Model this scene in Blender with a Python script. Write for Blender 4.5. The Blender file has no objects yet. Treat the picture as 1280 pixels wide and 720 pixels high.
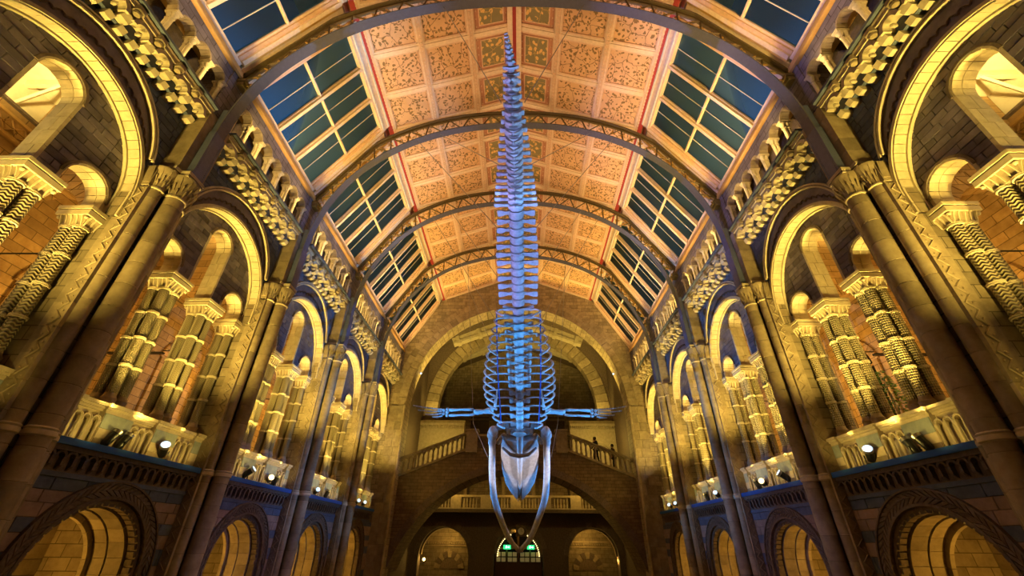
import bpy, bmesh, math, random
from mathutils import Vector, Matrix

D = bpy.data
SC = bpy.context.scene
COL = SC.collection
PI = math.pi
rnd = random.Random(7)

# ------------------------------------------------------------------ camera, world, exposure, lamps
FPX, PITCH, YAW, ROLL = 518.2, 0.5529, -0.0209, 0.010
cp, sp, cy, sy = math.cos(PITCH), math.sin(PITCH), math.cos(YAW), math.sin(YAW)
fw = Vector((sy * cp, cy * cp, sp))
r0 = Vector((cy, -sy, 0))
u0 = r0.cross(fw)
cr, sr = math.cos(ROLL), math.sin(ROLL)
rt = r0 * cr + u0 * sr
up = u0 * cr - r0 * sr
cam = D.cameras.new('camera')
cam.sensor_width = 36
cam.lens = FPX / 1280 * 36
cam.clip_end = 400
camo = D.objects.new('camera', cam)
COL.objects.link(camo)
camo.matrix_world = Matrix(((rt.x, up.x, -fw.x, 0.206), (rt.y, up.y, -fw.y, 0),
                            (rt.z, up.z, -fw.z, 4.0), (0, 0, 0, 1)))
SC.camera = camo

vs = SC.view_settings
vs.view_transform = 'Standard'
vs.look = 'None'
vs.gamma = 1
vs.exposure = 0.0
SC.cycles.max_bounces = 5
SC.cycles.diffuse_bounces = 3
SC.cycles.glossy_bounces = 2
SC.cycles.transmission_bounces = 3
SC.cycles.transparent_max_bounces = 6
SC.cycles.sample_clamp_indirect = 4
SC.cycles.caustics_reflective = False
SC.cycles.caustics_refractive = False

W = D.worlds.new('dusk_sky')
SC.world = W
W.use_nodes = True
nt = W.node_tree
bg = nt.nodes['Background']
tc = nt.nodes.new('ShaderNodeTexCoord')
sx = nt.nodes.new('ShaderNodeSeparateXYZ')
ramp = nt.nodes.new('ShaderNodeValToRGB')
nt.links.new(tc.outputs['Generated'], sx.inputs[0])
nt.links.new(sx.outputs['Z'], ramp.inputs[0])
e = ramp.color_ramp.elements
e[0].position = 0.0
e[0].color = (0.03, 0.14, 0.30, 1)
e[1].position = 1.0
e[1].color = (0.006, 0.016, 0.035, 1)
m = e.new(0.66)
m.color = (0.002, 0.19, 0.50, 1)
m = e.new(0.8)
m.color = (0.008, 0.022, 0.045, 1)
nt.links.new(ramp.outputs[0], bg.inputs[0])
bg.inputs[1].default_value = 0.7

GOLD = (1.0, 0.71, 0.14)
AMBER = (1.0, 0.57, 0.10)
WARM = (1.0, 0.60, 0.27)
BLUE = (0.12, 0.42, 1.0)
LAV = (0.36, 0.36, 1.0)


def lamp(kind, loc, energy, color, target=None, angle=2.0, blend=0.6, size=0.08, name='lamp_light'):
    l = D.lights.new(name, kind)
    l.energy = energy
    l.color = color
    if kind == 'SPOT':
        l.spot_size = angle
        l.spot_blend = blend
        l.shadow_soft_size = size
    elif kind == 'POINT':
        l.shadow_soft_size = size
    o = D.objects.new(name, l)
    o.location = loc
    if target is not None:
        o.rotation_euler = (Vector(target) - Vector(loc)).to_track_quat('-Z', 'Y').to_euler()
    COL.objects.link(o)
    return o


P0, BAY = 7.6, 5.4                      # first pier in view, pier spacing
def pier_y(k): return P0 + (k - 1) * BAY
def bay_y(k): return P0 + (k - 0.5) * BAY   # bay 0 is the one whose far pier is pier 1
NB = 5
YEND = pier_y(5)

for s in (-1, 1):
    for k in range(NB):
        y = bay_y(k)
        # uplights on the balcony ledge: one set at the near end rakes the far side of the bay, two narrow ones reach the cornice
        lamp('SPOT', (s * 8.60, y - 1.6, 5.95), 1500, GOLD, (s * 9.35, y + 0.5, 11.9), 0.8, 0.9, 0.07, 'ledge_uplight')
        lamp('SPOT', (s * 8.62, y - 0.5, 5.95), 1000, GOLD, (s * 8.95, y + 1.7, 11.5), 1.15, 0.9, 0.07, 'ledge_uplight')
        lamp('SPOT', (s * 8.40, y - 0.9, 5.95), 1300, GOLD, (s * 8.62, y + 2.2, 10.2), 0.95, 0.9, 0.07, 'pier_light')
        for dy in (-1.2, 1.2):
            lamp('SPOT', (s * 8.70, y + dy, 5.95), 2300, GOLD, (s * 8.64, y + dy * 0.9, 14.0), 0.75, 0.9, 0.07, 'cornice_uplight')
        for dy in (-1.5, -0.5, 0.5, 1.5):
            lamp('SPOT', (s * 7.95, y + dy, 5.74), 42, GOLD, (s * 9.0, y + dy, 6.45), 1.45, 0.7, 0.08, 'parapet_fill')  # added fill hanging in mid-air before the ledge, evens out the parapet
        # lamp inside the little upper gallery
        lamp('POINT', (s * 9.12, y, 15.0), 9, AMBER, size=0.08, name='upper_gallery_light')
        for dy in (-1.75, 1.75):
            lamp('SPOT', (s * 7.70, y + dy, 14.75), 190, (1.0, 0.68, 0.2), (s * 8.7, y + dy * 0.4, 15.6), 2.0, 0.7, 0.08, 'arcade_fill')  # added fill in mid-air with no fitting, brightens the small columns
        # gallery lamps behind the arcade
        lamp('POINT', (s * 11.6, y + 0.3, 9.6), 200, AMBER, size=0.15, name='gallery_light')
        lamp('SPOT', (s * 11.5, y, 12.7), 1500, (1.0, 0.74, 0.22), (s * 11.7, y, 15.0), 2.5, 0.6, 0.12, 'gallery_ceiling_light')
        # lamps on top of the corbelled cornice that wash the roof
        lamp('SPOT', (s * 7.95, y, 14.75), 860, WARM, (s * 2.6, y, 21.5), 2.3, 0.9, 0.12, 'roof_uplight')
        # alcove lamps on the ground floor
        lamp('POINT', (s * 11.0, y - 0.9, 3.2), 200, (1.0, 0.53, 0.07), size=0.1, name='alcove_light')
# blue lamps for the whale
for s in (-1, 1):
    lamp('SPOT', (s * 8.45, 15.9, 5.95), 6000, (0.06, 0.40, 1.0), (0.2, 17.2, 10.1), 0.66, 0.5, 0.06, 'whale_light')
    lamp('SPOT', (s * 8.45, 10.6, 5.95), 4800, BLUE if s > 0 else LAV, (0.2, 12.0, 12.8), 0.62, 0.5, 0.06, 'whale_light')
    lamp('SPOT', (s * 8.45, 9.7, 5.95), 5600, (0.2, 0.5, 1) if s > 0 else LAV, (0.2, 7.4, 13.4), 0.5, 0.5, 0.06, 'whale_light')
    lamp('SPOT', (s * 8.45, 16.4, 5.95), 3800, (1.0, 0.88, 0.92), (0.2, 21.7, 7.2), 0.26, 0.5, 0.05, 'whale_light')
    lamp('SPOT', (s * 8.45, 21.0, 5.95), 3800, (0.05, 0.38, 1.0), (-s * 1.3, 20.9, 7.5), 0.72, 0.5, 0.06, 'whale_light')
    lamp('SPOT', (s * 8.40, 10.2, 6.0), 1500, (0.22, 0.30, 1.0), (-s * 8.9, 16.2, 4.2), 0.42, 0.5, 0.05, 'cross_light')
# lamps of the far end
for s in (-1, 1):
    lamp('POINT', (s * 6.3, 33.4, 10.8), 230, GOLD, size=0.1, name='end_light')
    lamp('SPOT', (s * 6.9, 31.0, 12.0), 3600, GOLD, (s * 4.0, 33.2, 21), 1.8, 0.8, 0.1, 'end_uplight')
    lamp('SPOT', (s * 6.8, 35.0, 12.9), 500, GOLD, (s * 7.4, 37, 16.2), 1.5, 0.8, 0.1, 'end_uplight')
    lamp('POINT', (s * 5.65, 40.2, 4.4), 90, AMBER, size=0.1, name='porch_light')
    lamp('SPOT', (s * 6.9, 26.6, 6.2), 70, GOLD, (s * 5.5, 30, 8.5), 1.6, 0.8, 0.1, 'bridge_light')
lamp('POINT', (0, 40.5, 5.0), 60, AMBER, size=0.1, name='porch_light')
for x in (-5.0, 0.0, 5.0):
    lamp('POINT', (x, 36.4, 8.2), 60, AMBER, size=0.1, name='balcony_light')


# ------------------------------------------------------------------ materials
def nodes_of(name):
    m = D.materials.new(name)
    m.use_nodes = True
    n = m.node_tree
    return m, n, n.nodes['Principled BSDF']


def mix(n, fac, a, b, mode='MIX'):
    x = n.nodes.new('ShaderNodeMix')
    x.data_type = 'RGBA'
    x.blend_type = mode
    for sock, v in ((x.inputs[0], fac), (x.inputs[6], a), (x.inputs[7], b)):
        if hasattr(v, 'is_linked'):
            n.links.new(v, sock)
        elif isinstance(v, (int, float)):
            sock.default_value = v
        else:
            sock.default_value = (*v, 1)
    return x.outputs[2]


def math_(n, op, a, b=0.0):
    x = n.nodes.new('ShaderNodeMath')
    x.operation = op
    for sock, v in ((x.inputs[0], a), (x.inputs[1], b)):
        if hasattr(v, 'is_linked'):
            n.links.new(v, sock)
        else:
            sock.default_value = v
    return x.outputs[0]


def stone(name, c1, c2, scale=5.0, rough=0.75, bump=0.35, rv=0.45, brick=None, world=False):
    """Mottled stone; each block gets its own tone from its object's random value; brick=(width, height) adds fine joints for far walls."""
    m, n, b = nodes_of(name)
    tc = n.nodes.new('ShaderNodeTexCoord')
    geo = n.nodes.new('ShaderNodeNewGeometry')
    oi = n.nodes.new('ShaderNodeObjectInfo')
    no = n.nodes.new('ShaderNodeTexNoise')
    no.inputs['Scale'].default_value = scale
    no.inputs['Detail'].default_value = 6
    no.inputs['Roughness'].default_value = 0.65
    n.links.new(geo.outputs['Position'], no.inputs['Vector'])
    rp = n.nodes.new('ShaderNodeValToRGB')
    rp.color_ramp.elements[0].position = 0.3
    rp.color_ramp.elements[1].position = 0.72
    rp.color_ramp.elements[0].color = (*c1, 1)
    rp.color_ramp.elements[1].color = (*c2, 1)
    n.links.new(no.outputs['Fac'], rp.inputs[0])
    col = rp.outputs[0]
    v = math_(n, 'MULTIPLY_ADD', oi.outputs['Random'], rv)
    v.node.inputs[2].default_value = 1 - rv * 0.5
    hs = n.nodes.new('ShaderNodeHueSaturation')
    n.links.new(col, hs.inputs['Color'])
    n.links.new(v, hs.inputs['Value'])
    col = hs.outputs[0]
    h = no.outputs['Fac']
    if brick:
        sx = n.nodes.new('ShaderNodeSeparateXYZ')
        n.links.new(geo.outputs['Position'], sx.inputs[0])
        cb = n.nodes.new('ShaderNodeCombineXYZ')
        n.links.new(math_(n, 'ADD', sx.outputs[0], sx.outputs[1]), cb.inputs[0])
        n.links.new(sx.outputs[2], cb.inputs[1])
        bt = n.nodes.new('ShaderNodeTexBrick')
        n.links.new(cb.outputs[0], bt.inputs['Vector'])
        bt.inputs['Scale'].default_value = 1
        bt.inputs['Brick Width'].default_value = brick[0]
        bt.inputs['Row Height'].default_value = brick[1]
        bt.inputs['Mortar Size'].default_value = 0.012
        bt.inputs['Color1'].default_value = (0.72, 0.72, 0.72, 1)
        bt.inputs['Color2'].default_value = (1.12, 1.12, 1.12, 1)
        bt.inputs['Mortar'].default_value = (0.35, 0.33, 0.3, 1)
        col = mix(n, 1.0, col, bt.outputs['Color'], 'MULTIPLY')
    n.links.new(col, b.inputs['Base Color'])
    b.inputs['Roughness'].default_value = rough
    bp = n.nodes.new('ShaderNodeBump')
    bp.inputs['Strength'].default_value = bump
    bp.inputs['Distance'].default_value = 0.03
    n.links.new(h, bp.inputs['Height'])
    n.links.new(bp.outputs[0], b.inputs['Normal'])
    return m


def plain(name, c, rough=0.5, metal=0.0, emit=None, es=1.0):
    m, n, b = nodes_of(name)
    no = n.nodes.new('ShaderNodeTexNoise')
    no.inputs['Scale'].default_value = 9
    tc = n.nodes.new('ShaderNodeTexCoord')
    n.links.new(tc.outputs['Object'], no.inputs['Vector'])
    col = mix(n, no.outputs['Fac'], tuple(x * 0.8 for x in c), tuple(min(1, x * 1.2) for x in c))
    n.links.new(col, b.inputs['Base Color'])
    b.inputs['Roughness'].default_value = rough
    b.inputs['Metallic'].default_value = metal
    if emit:
        b.inputs['Emission Color'].default_value = (*emit, 1)
        b.inputs['Emission Strength'].default_value = es
    return m


def pattern_mat(name, kind, c1, c2):
    """Carved relief on a column shaft: bump and tone follow one pattern, darker in the hollows, paler on the ridges."""
    m, n, b = nodes_of(name)
    uv = n.nodes.new('ShaderNodeTexCoord')
    sx = n.nodes.new('ShaderNodeSeparateXYZ')
    n.links.new(uv.outputs['UV'], sx.inputs[0])
    U, V = sx.outputs[0], sx.outputs[1]
    if kind == 'diamond':
        a = math_(n, 'SINE', math_(n, 'MULTIPLY', math_(n, 'ADD', U, math_(n, 'MULTIPLY', V, 0.7)), 2 * PI * 8))
        c = math_(n, 'SINE', math_(n, 'MULTIPLY', math_(n, 'SUBTRACT', U, math_(n, 'MULTIPLY', V, 0.7)), 2 * PI * 8))
        h = math_(n, 'MULTIPLY', a, c)
    elif kind == 'chevron':
        a = math_(n, 'ABSOLUTE', math_(n, 'SUBTRACT', math_(n, 'FRACT', math_(n, 'MULTIPLY', U, 6)), 0.5))
        h = math_(n, 'SINE', math_(n, 'MULTIPLY', math_(n, 'ADD', math_(n, 'MULTIPLY', a, 0.3), V), 2 * PI * 12))
    else:
        a = math_(n, 'SINE', math_(n, 'MULTIPLY', U, 2 * PI * 6))
        c = math_(n, 'SINE', math_(n, 'ADD', math_(n, 'MULTIPLY', V, 2 * PI * 9), math_(n, 'MULTIPLY', a, 1.5)))
        h = c
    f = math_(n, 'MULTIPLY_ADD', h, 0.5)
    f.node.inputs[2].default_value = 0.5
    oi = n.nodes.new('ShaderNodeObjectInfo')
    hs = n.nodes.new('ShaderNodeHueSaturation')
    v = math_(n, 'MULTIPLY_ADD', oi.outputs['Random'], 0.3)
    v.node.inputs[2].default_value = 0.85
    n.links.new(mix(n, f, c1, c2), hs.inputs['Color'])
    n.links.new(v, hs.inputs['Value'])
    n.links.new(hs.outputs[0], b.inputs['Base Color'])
    b.inputs['Roughness'].default_value = 0.6
    bp = n.nodes.new('ShaderNodeBump')
    bp.inputs['Strength'].default_value = 0.9
    bp.inputs['Distance'].default_value = 0.04
    n.links.new(f, bp.inputs['Height'])
    n.links.new(bp.outputs[0], b.inputs['Normal'])
    return m


def painted_panel(name, ground, leaf, twig, seed, density=5.0):
    m, n, b = nodes_of(name)
    tc = n.nodes.new('ShaderNodeTexCoord')
    oi = n.nodes.new('ShaderNodeObjectInfo')
    vm = n.nodes.new('ShaderNodeVectorMath')
    vm.operation = 'ADD'
    n.links.new(tc.outputs['Object'], vm.inputs[0])
    cb = n.nodes.new('ShaderNodeCombineXYZ')
    n.links.new(math_(n, 'MULTIPLY', oi.outputs['Random'], 37.0 + seed), cb.inputs[0])
    n.links.new(math_(n, 'MULTIPLY', oi.outputs['Random'], 91.0), cb.inputs[1])
    n.links.new(cb.outputs[0], vm.inputs[1])
    warp = n.nodes.new('ShaderNodeTexNoise')
    warp.inputs['Scale'].default_value = 2.5
    n.links.new(vm.outputs[0], warp.inputs['Vector'])
    vm2 = n.nodes.new('ShaderNodeVectorMath')
    vm2.operation = 'MULTIPLY_ADD'
    vm2.inputs[1].default_value = (0.35, 0.35, 0)
    n.links.new(warp.outputs['Color'], vm2.inputs[0])
    n.links.new(vm.outputs[0], vm2.inputs[2])

    def vor(scale, feat):
        v = n.nodes.new('ShaderNodeTexVoronoi')
        v.voronoi_dimensions = '2D'
        v.feature = feat
        v.inputs['Scale'].default_value = scale
        n.links.new(vm2.outputs[0], v.inputs['Vector'])
        return v.outputs['Distance']
    twigs = math_(n, 'LESS_THAN', vor(1.7, 'DISTANCE_TO_EDGE'), 0.022)
    leaves = math_(n, 'LESS_THAN', vor(density * 1.25, 'F1'), 0.31)
    gate = n.nodes.new('ShaderNodeTexNoise')
    gate.inputs['Scale'].default_value = 3.0
    n.links.new(vm.outputs[0], gate.inputs['Vector'])
    leaves = math_(n, 'MULTIPLY', leaves, math_(n, 'GREATER_THAN', gate.outputs['Fac'], 0.46))
    gr = mix(n, gate.outputs['Fac'], tuple(x * 0.85 for x in ground), tuple(min(1, x * 1.12) for x in ground))
    c = mix(n, twigs, gr, twig)
    c = mix(n, leaves, c, leaf)
    n.links.new(c, b.inputs['Base Color'])
    b.inputs['Roughness'].default_value = 0.6
    return m


def glass_mat(name):
    m, n, b = nodes_of(name)
    n.nodes.remove(b)
    out = n.nodes['Material Output']
    tr = n.nodes.new('ShaderNodeBsdfTransparent')
    tr.inputs[0].default_value = (0.55, 0.85, 0.95, 1)
    gl = n.nodes.new('ShaderNodeBsdfGlossy')
    gl.inputs['Roughness'].default_value = 0.33
    gl.inputs['Color'].default_value = (0.42, 0.44, 0.42, 1)
    no = n.nodes.new('ShaderNodeTexNoise')
    no.inputs['Scale'].default_value = 1.3
    bp = n.nodes.new('ShaderNodeBump')
    bp.inputs['Strength'].default_value = 0.03
    n.links.new(no.outputs['Fac'], bp.inputs['Height'])
    n.links.new(bp.outputs[0], gl.inputs['Normal'])
    fr = n.nodes.new('ShaderNodeFresnel')
    fr.inputs[0].default_value = 1.5
    mx = n.nodes.new('ShaderNodeMixShader')
    n.links.new(fr.outputs[0], mx.inputs[0])
    n.links.new(tr.outputs[0], mx.inputs[1])
    n.links.new(gl.outputs[0], mx.inputs[2])
    n.links.new(mx.outputs[0], out.inputs[0])
    return m


M = {}
M['buff'] = stone('buff_stone', (0.20, 0.145, 0.085), (0.36, 0.285, 0.18), 3.2)
M['buff_course'] = stone('buff_coursed_stone', (0.20, 0.145, 0.085), (0.36, 0.285, 0.18), 3.2, brick=(0.62, 0.3))
M['pale'] = stone('pale_stone', (0.40, 0.325, 0.215), (0.58, 0.49, 0.34), 5, bump=0.2, rv=0.2)
M['slate'] = stone('grey_purple_stone', (0.088, 0.074, 0.096), (0.178, 0.15, 0.186), 2.6, rv=0.7)
M['slate_course'] = stone('grey_purple_coursed_stone', (0.088, 0.074, 0.096), (0.178, 0.15, 0.186), 2.6, brick=(0.55, 0.22))
M['navy'] = stone('blue_grey_stone', (0.05, 0.065, 0.11), (0.10, 0.125, 0.19), 4, rv=0.4)
M['navy_course'] = stone('blue_grey_coursed_stone', (0.06, 0.07, 0.11), (0.13, 0.14, 0.20), 4, brick=(0.3, 0.15))
M['pink'] = stone('pinkish_stone', (0.20, 0.13, 0.10), (0.32, 0.22, 0.175), 4, rv=0.4)
M['umber'] = stone('dark_carved_stone', (0.075, 0.052, 0.04), (0.165, 0.115, 0.08), 9, bump=0.9)
M['orange'] = stone('orange_terracotta', (0.38, 0.22, 0.08), (0.60, 0.39, 0.17), 4, brick=(0.7, 0.28))
M['cream'] = stone('cream_plaster', (0.62, 0.54, 0.36), (0.80, 0.72, 0.52), 2, bump=0.1, rv=0.1)
M['greyblue'] = stone('grey_blue_block', (0.20, 0.23, 0.22), (0.34, 0.37, 0.34), 5, rv=0.3)
M['bluemetal'] = plain('blue_metal', (0.003, 0.075, 0.36), 0.5)  # one even deep blue for the ledge strip and the whale's rods
M['black'] = plain('black_metal', (0.012, 0.012, 0.014), 0.35)
M['iron'] = plain('painted_iron', (0.10, 0.10, 0.14), 0.65, 0.0)
M['ironblue'] = plain('blue_painted_iron', (0.10, 0.12, 0.22), 0.45, 0.2)
M['bronze'] = plain('bronze_painted_iron', (0.16, 0.115, 0.055), 0.5, 0.3)
M['gilt'] = plain('gilded_iron', (0.62, 0.38, 0.10), 0.45, 0.5)
M['wood'] = stone('varnished_timber', (0.42, 0.24, 0.08), (0.58, 0.36, 0.13), 3, rough=0.5, bump=0.1, rv=0.1)
M['peach'] = plain('peach_painted_moulding', (0.72, 0.47, 0.30), 0.6)
M['palepeach'] = plain('pale_painted_moulding', (0.80, 0.60, 0.42), 0.6)
M['redstripe'] = plain('red_painted_stripe', (0.36, 0.035, 0.03), 0.6)
M['whitebar'] = plain('white_painted_bar', (0.72, 0.68, 0.60), 0.5)
M['glass'] = glass_mat('skylight_glass')
M['darkglass'] = plain('dark_window_glass', (0.015, 0.014, 0.016), 0.15)
M['panel'] = painted_panel('painted_vine_panel', (0.72, 0.43, 0.23), (0.24, 0.14, 0.05), (0.28, 0.15, 0.07), 0)
M['panel_inner'] = painted_panel('painted_flower_panel', (0.24, 0.19, 0.08), (0.76, 0.45, 0.14), (0.50, 0.30, 0.09), 5, 3.0)
M['panelred'] = plain('terracotta_red_border', (0.50, 0.22, 0.12), 0.6)
M['bone'] = stone('whale_bone', (0.44, 0.44, 0.46), (0.68, 0.68, 0.70), 7, rough=0.55, bump=0.15, rv=0.18)
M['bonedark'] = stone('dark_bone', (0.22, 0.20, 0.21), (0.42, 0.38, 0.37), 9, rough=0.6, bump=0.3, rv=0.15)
M['steel'] = plain('steel_cable', (0.30, 0.29, 0.27), 0.35, 0.7)
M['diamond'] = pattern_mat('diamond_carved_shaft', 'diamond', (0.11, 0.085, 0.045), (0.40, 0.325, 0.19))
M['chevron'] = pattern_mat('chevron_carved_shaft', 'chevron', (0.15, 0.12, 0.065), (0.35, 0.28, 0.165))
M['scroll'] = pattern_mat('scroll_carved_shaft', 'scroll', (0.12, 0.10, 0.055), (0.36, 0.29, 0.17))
M['lampwhite'] = plain('lit_lamp_lens', (0.9, 0.95, 1.0), 0.3, 0, (0.40, 0.72, 1.0), 1.5)
M['lampwarm'] = plain('lit_warm_lens', (1, 0.9, 0.7), 0.3, 0, (1.0, 0.75, 0.3), 3.0)
M['lens'] = plain('unlit_lens', (0.40, 0.36, 0.34), 0.2)
M['chrome'] = plain('brushed_steel', (0.45, 0.42, 0.40), 0.3, 0.9)
M['green'] = plain('green_lit_sign', (0.02, 0.3, 0.08), 0.4, 0, (0.04, 0.9, 0.25), 1.6)
M['signwhite'] = plain('white_lit_letters', (0.8, 1, 0.85), 0.4, 0, (0.7, 1.0, 0.8), 3)
M['leaf'] = plain('green_leaf', (0.10, 0.24, 0.04), 0.5)
M['floor'] = stone('stone_floor', (0.16, 0.12, 0.09), (0.28, 0.22, 0.16), 2, rough=0.3, bump=0.1, brick=(0.6, 0.6))
M['brown'] = stone('brown_coursed_brick', (0.10, 0.062, 0.03), (0.19, 0.125, 0.065), 3.2, brick=(0.5, 0.2))
M['doorwood'] = plain('door_timber', (0.22, 0.12, 0.05), 0.5)
M['doorlit'] = plain('lit_door_pane', (0.7, 0.6, 0.3), 0.3, 0, (1.0, 0.72, 0.25), 0.09)
M['skin'] = plain('skin', (0.45, 0.28, 0.20), 0.6)
M['cloth'] = plain('dark_cloth', (0.03, 0.03, 0.04), 0.8)
M['cloth2'] = plain('dark_brown_cloth', (0.06, 0.035, 0.025), 0.8)
M['hair'] = plain('dark_hair', (0.02, 0.015, 0.01), 0.6)
M['clockface'] = plain('white_clock_face', (0.7, 0.66, 0.55), 0.5)


# ------------------------------------------------------------------ mesh building
class MB:
    def __init__(self):
        self.v, self.f, self.uv = [], [], {}

    def add(self, vs, fs, uvs=None):
        b = len(self.v)
        self.v.extend(tuple(map(float, p)) for p in vs)
        for i, f in enumerate(fs):
            if uvs:
                self.uv[len(self.f)] = uvs[i]
            self.f.append(tuple(b + k for k in f))
        return self

    def hex(self, p):
        """eight corners: bottom ring 0-3, top ring 4-7"""
        return self.add(p, [(0, 3, 2, 1), (4, 5, 6, 7), (0, 1, 5, 4), (1, 2, 6, 5), (2, 3, 7, 6), (3, 0, 4, 7)])

    def box(self, x0, x1, y0, y1, z0, z1, c=0.0):
        if c <= 0:
            return self.hex([(x0, y0, z0), (x1, y0, z0), (x1, y1, z0), (x0, y1, z0),
                             (x0, y0, z1), (x1, y0, z1), (x1, y1, z1), (x0, y1, z1)])
        # a box whose low-x face (the one towards the hall) is chamfered
        a = [(x0 + c, y0, z0), (x1, y0, z0), (x1, y1, z0), (x0 + c, y1, z0),
             (x0 + c, y0, z1), (x1, y0, z1), (x1, y1, z1), (x0 + c, y1, z1),
             (x0, y0 + c, z0 + c), (x0, y1 - c, z0 + c), (x0, y1 - c, z1 - c), (x0, y0 + c, z1 - c)]
        return self.add(a, [(1, 2, 6, 5), (0, 1, 5, 4), (2, 3, 7, 6), (0, 3, 2, 1), (4, 5, 6, 7),
                            (8, 11, 10, 9), (0, 8, 9, 3), (4, 7, 10, 11), (0, 4, 11, 8), (3, 9, 10, 7)])

    def prism(self, poly, axis, a, b, inset=0.0):
        """poly extruded along axis; with inset the end at a is drawn in towards its centre (a chamfered stone)"""
        n = len(poly)
        cx = sum(p[0] for p in poly) / n
        cy_ = sum(p[1] for p in poly) / n

        def put(u, v, w):
            return (w, u, v) if axis == 0 else ((u, w, v) if axis == 1 else (u, v, w))
        d = 1 if b > a else -1
        vs, rings = [], []
        if inset:
            rr = []
            for (u, v) in poly:
                l = math.hypot(u - cx, v - cy_) or 1
                k = max(0.0, 1 - inset * 1.3 / l)
                rr.append((cx + (u - cx) * k, cy_ + (v - cy_) * k))
            vs += [put(u, v, a) for u, v in rr]
            vs += [put(u, v, a + d * inset) for u, v in poly]
            vs += [put(u, v, b) for u, v in poly]
            m = 3
        else:
            vs += [put(u, v, a) for u, v in poly] + [put(u, v, b) for u, v in poly]
            m = 2
        fs = [tuple(range(n - 1, -1, -1)), tuple(range((m - 1) * n, m * n))]
        for k in range(m - 1):
            for i in range(n):
                j = (i + 1) % n
                fs.append((k * n + i, k * n + j, (k + 1) * n + j, (k + 1) * n + i))
        return self.add(vs, fs)

    def lathe(self, prof, n=12, c=(0, 0), uvspan=None, a0=0.0, caps=True, oct_=0):
        vs, fs, uvs = [], [], []
        m = len(prof)
        for r, z in prof:
            for i in range(n):
                a = a0 + 2 * PI * i / n
                vs.append((c[0] + r * math.cos(a), c[1] + r * math.sin(a), z))
        z0, z1 = prof[0][1], prof[-1][1]
        for k in range(m - 1):
            for i in range(n):
                j = (i + 1) % n
                fs.append((k * n + i, k * n + j, (k + 1) * n + j, (k + 1) * n + i))
                va = (prof[k][1] - z0) / max(1e-6, z1 - z0)
                vb = (prof[k + 1][1] - z0) / max(1e-6, z1 - z0)
                uvs.append([(i / n, va), ((i + 1) / n, va), ((i + 1) / n, vb), (i / n, vb)])
        if caps:
            fs += [tuple(range(n - 1, -1, -1)), tuple(range((m - 1) * n, m * n))]
            uvs += [[(0, 0)] * n, [(0, 1)] * n]
        return self.add(vs, fs, uvs)

    def tube(self, path, r, n=6, flat=1.0, upv=(0, 0, 1), caps=True):
        """a tube along path; r a number or a list; flat squashes it across the second axis"""
        path = [Vector(p) for p in path]
        m = len(path)
        rs = r if isinstance(r, (list, tuple)) else [r] * m
        fl = flat if isinstance(flat, (list, tuple)) else [flat] * m
        vs = []
        for i, p in enumerate(path):
            t = (path[min(i + 1, m - 1)] - path[max(i - 1, 0)]).normalized()
            a = t.cross(Vector(upv))
            if a.length < 1e-4:
                a = t.cross(Vector((1, 0, 0)))
            a.normalize()
            b = a.cross(t).normalized()
            for k in range(n):
                g = 2 * PI * k / n
                vs.append(p + a * (rs[i] * math.cos(g)) + b * (rs[i] * fl[i] * math.sin(g)))
        fs = []
        for k in range(m - 1):
            for i in range(n):
                j = (i + 1) % n
                fs.append((k * n + i, k * n + j, (k + 1) * n + j, (k + 1) * n + i))
        if caps:
            fs += [tuple(range(n - 1, -1, -1)), tuple(range((m - 1) * n, m * n))]
        return self.add(vs, fs)

    def ring(self, x0, x1, c, r_in, r_out, a0, a1, n):
        """a sector of a ring standing in the wall's plane (y, z), thick along x"""
        vs, fs = [], []
        for i in range(n + 1):
            a = a0 + (a1 - a0) * i / n
            ca, sa = math.cos(a), math.sin(a)
            for x, r in ((x0, r_in), (x1, r_in), (x1, r_out), (x0, r_out)):
                vs.append((x, c[0] + r * ca, c[1] + r * sa))
        for i in range(n):
            for k in range(4):
                l = (k + 1) % 4
                fs.append((i * 4 + k, (i + 1) * 4 + k, (i + 1) * 4 + l, i * 4 + l))
        fs += [(0, 1, 2, 3), (n * 4 + 3, n * 4 + 2, n * 4 + 1, n * 4)]
        return self.add(vs, fs)

    def ball(self, c, r, n=8, m=5, sq=(1, 1, 1)):
        vs, fs = [(c[0], c[1], c[2] - r * sq[2])], []
        for k in range(1, m):
            t = PI * k / m
            for i in range(n):
                a = 2 * PI * i / n
                vs.append((c[0] + r * sq[0] * math.sin(t) * math.cos(a), c[1] + r * sq[1] * math.sin(t) * math.sin(a), c[2] - r * sq[2] * math.cos(t)))
        vs.append((c[0], c[1], c[2] + r * sq[2]))
        for i in range(n):
            j = (i + 1) % n
            fs.append((0, 1 + j, 1 + i))
            for k in range(m - 2):
                fs.append((1 + k * n + i, 1 + k * n + j, 1 + (k + 1) * n + j, 1 + (k + 1) * n + i))
            fs.append((1 + (m - 2) * n + i, 1 + (m - 2) * n + j, len(vs) - 1))
        return self.add(vs, fs)

    def mesh(self, name, mat, org=(0, 0, 0), smooth=False):
        me = D.meshes.new(name)
        me.from_pydata([(x - org[0], y - org[1], z - org[2]) for x, y, z in self.v], [], self.f)
        if self.uv:
            ul = me.uv_layers.new(name='UVMap')
            li = 0
            for i, f in enumerate(self.f):
                u = self.uv.get(i)
                for k in range(len(f)):
                    ul.data[li].uv = u[k] if u else (0, 0)
                    li += 1
        if mat is not None:
            me.materials.append(mat)
        if smooth:
            for p in me.polygons:
                p.use_smooth = True
            if smooth != 'all':
                me.set_sharp_from_angle(angle=0.7)
        bm = bmesh.new()
        bm.from_mesh(me)
        bmesh.ops.recalc_face_normals(bm, faces=bm.faces)
        bm.to_mesh(me)
        bm.free()
        return me


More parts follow.
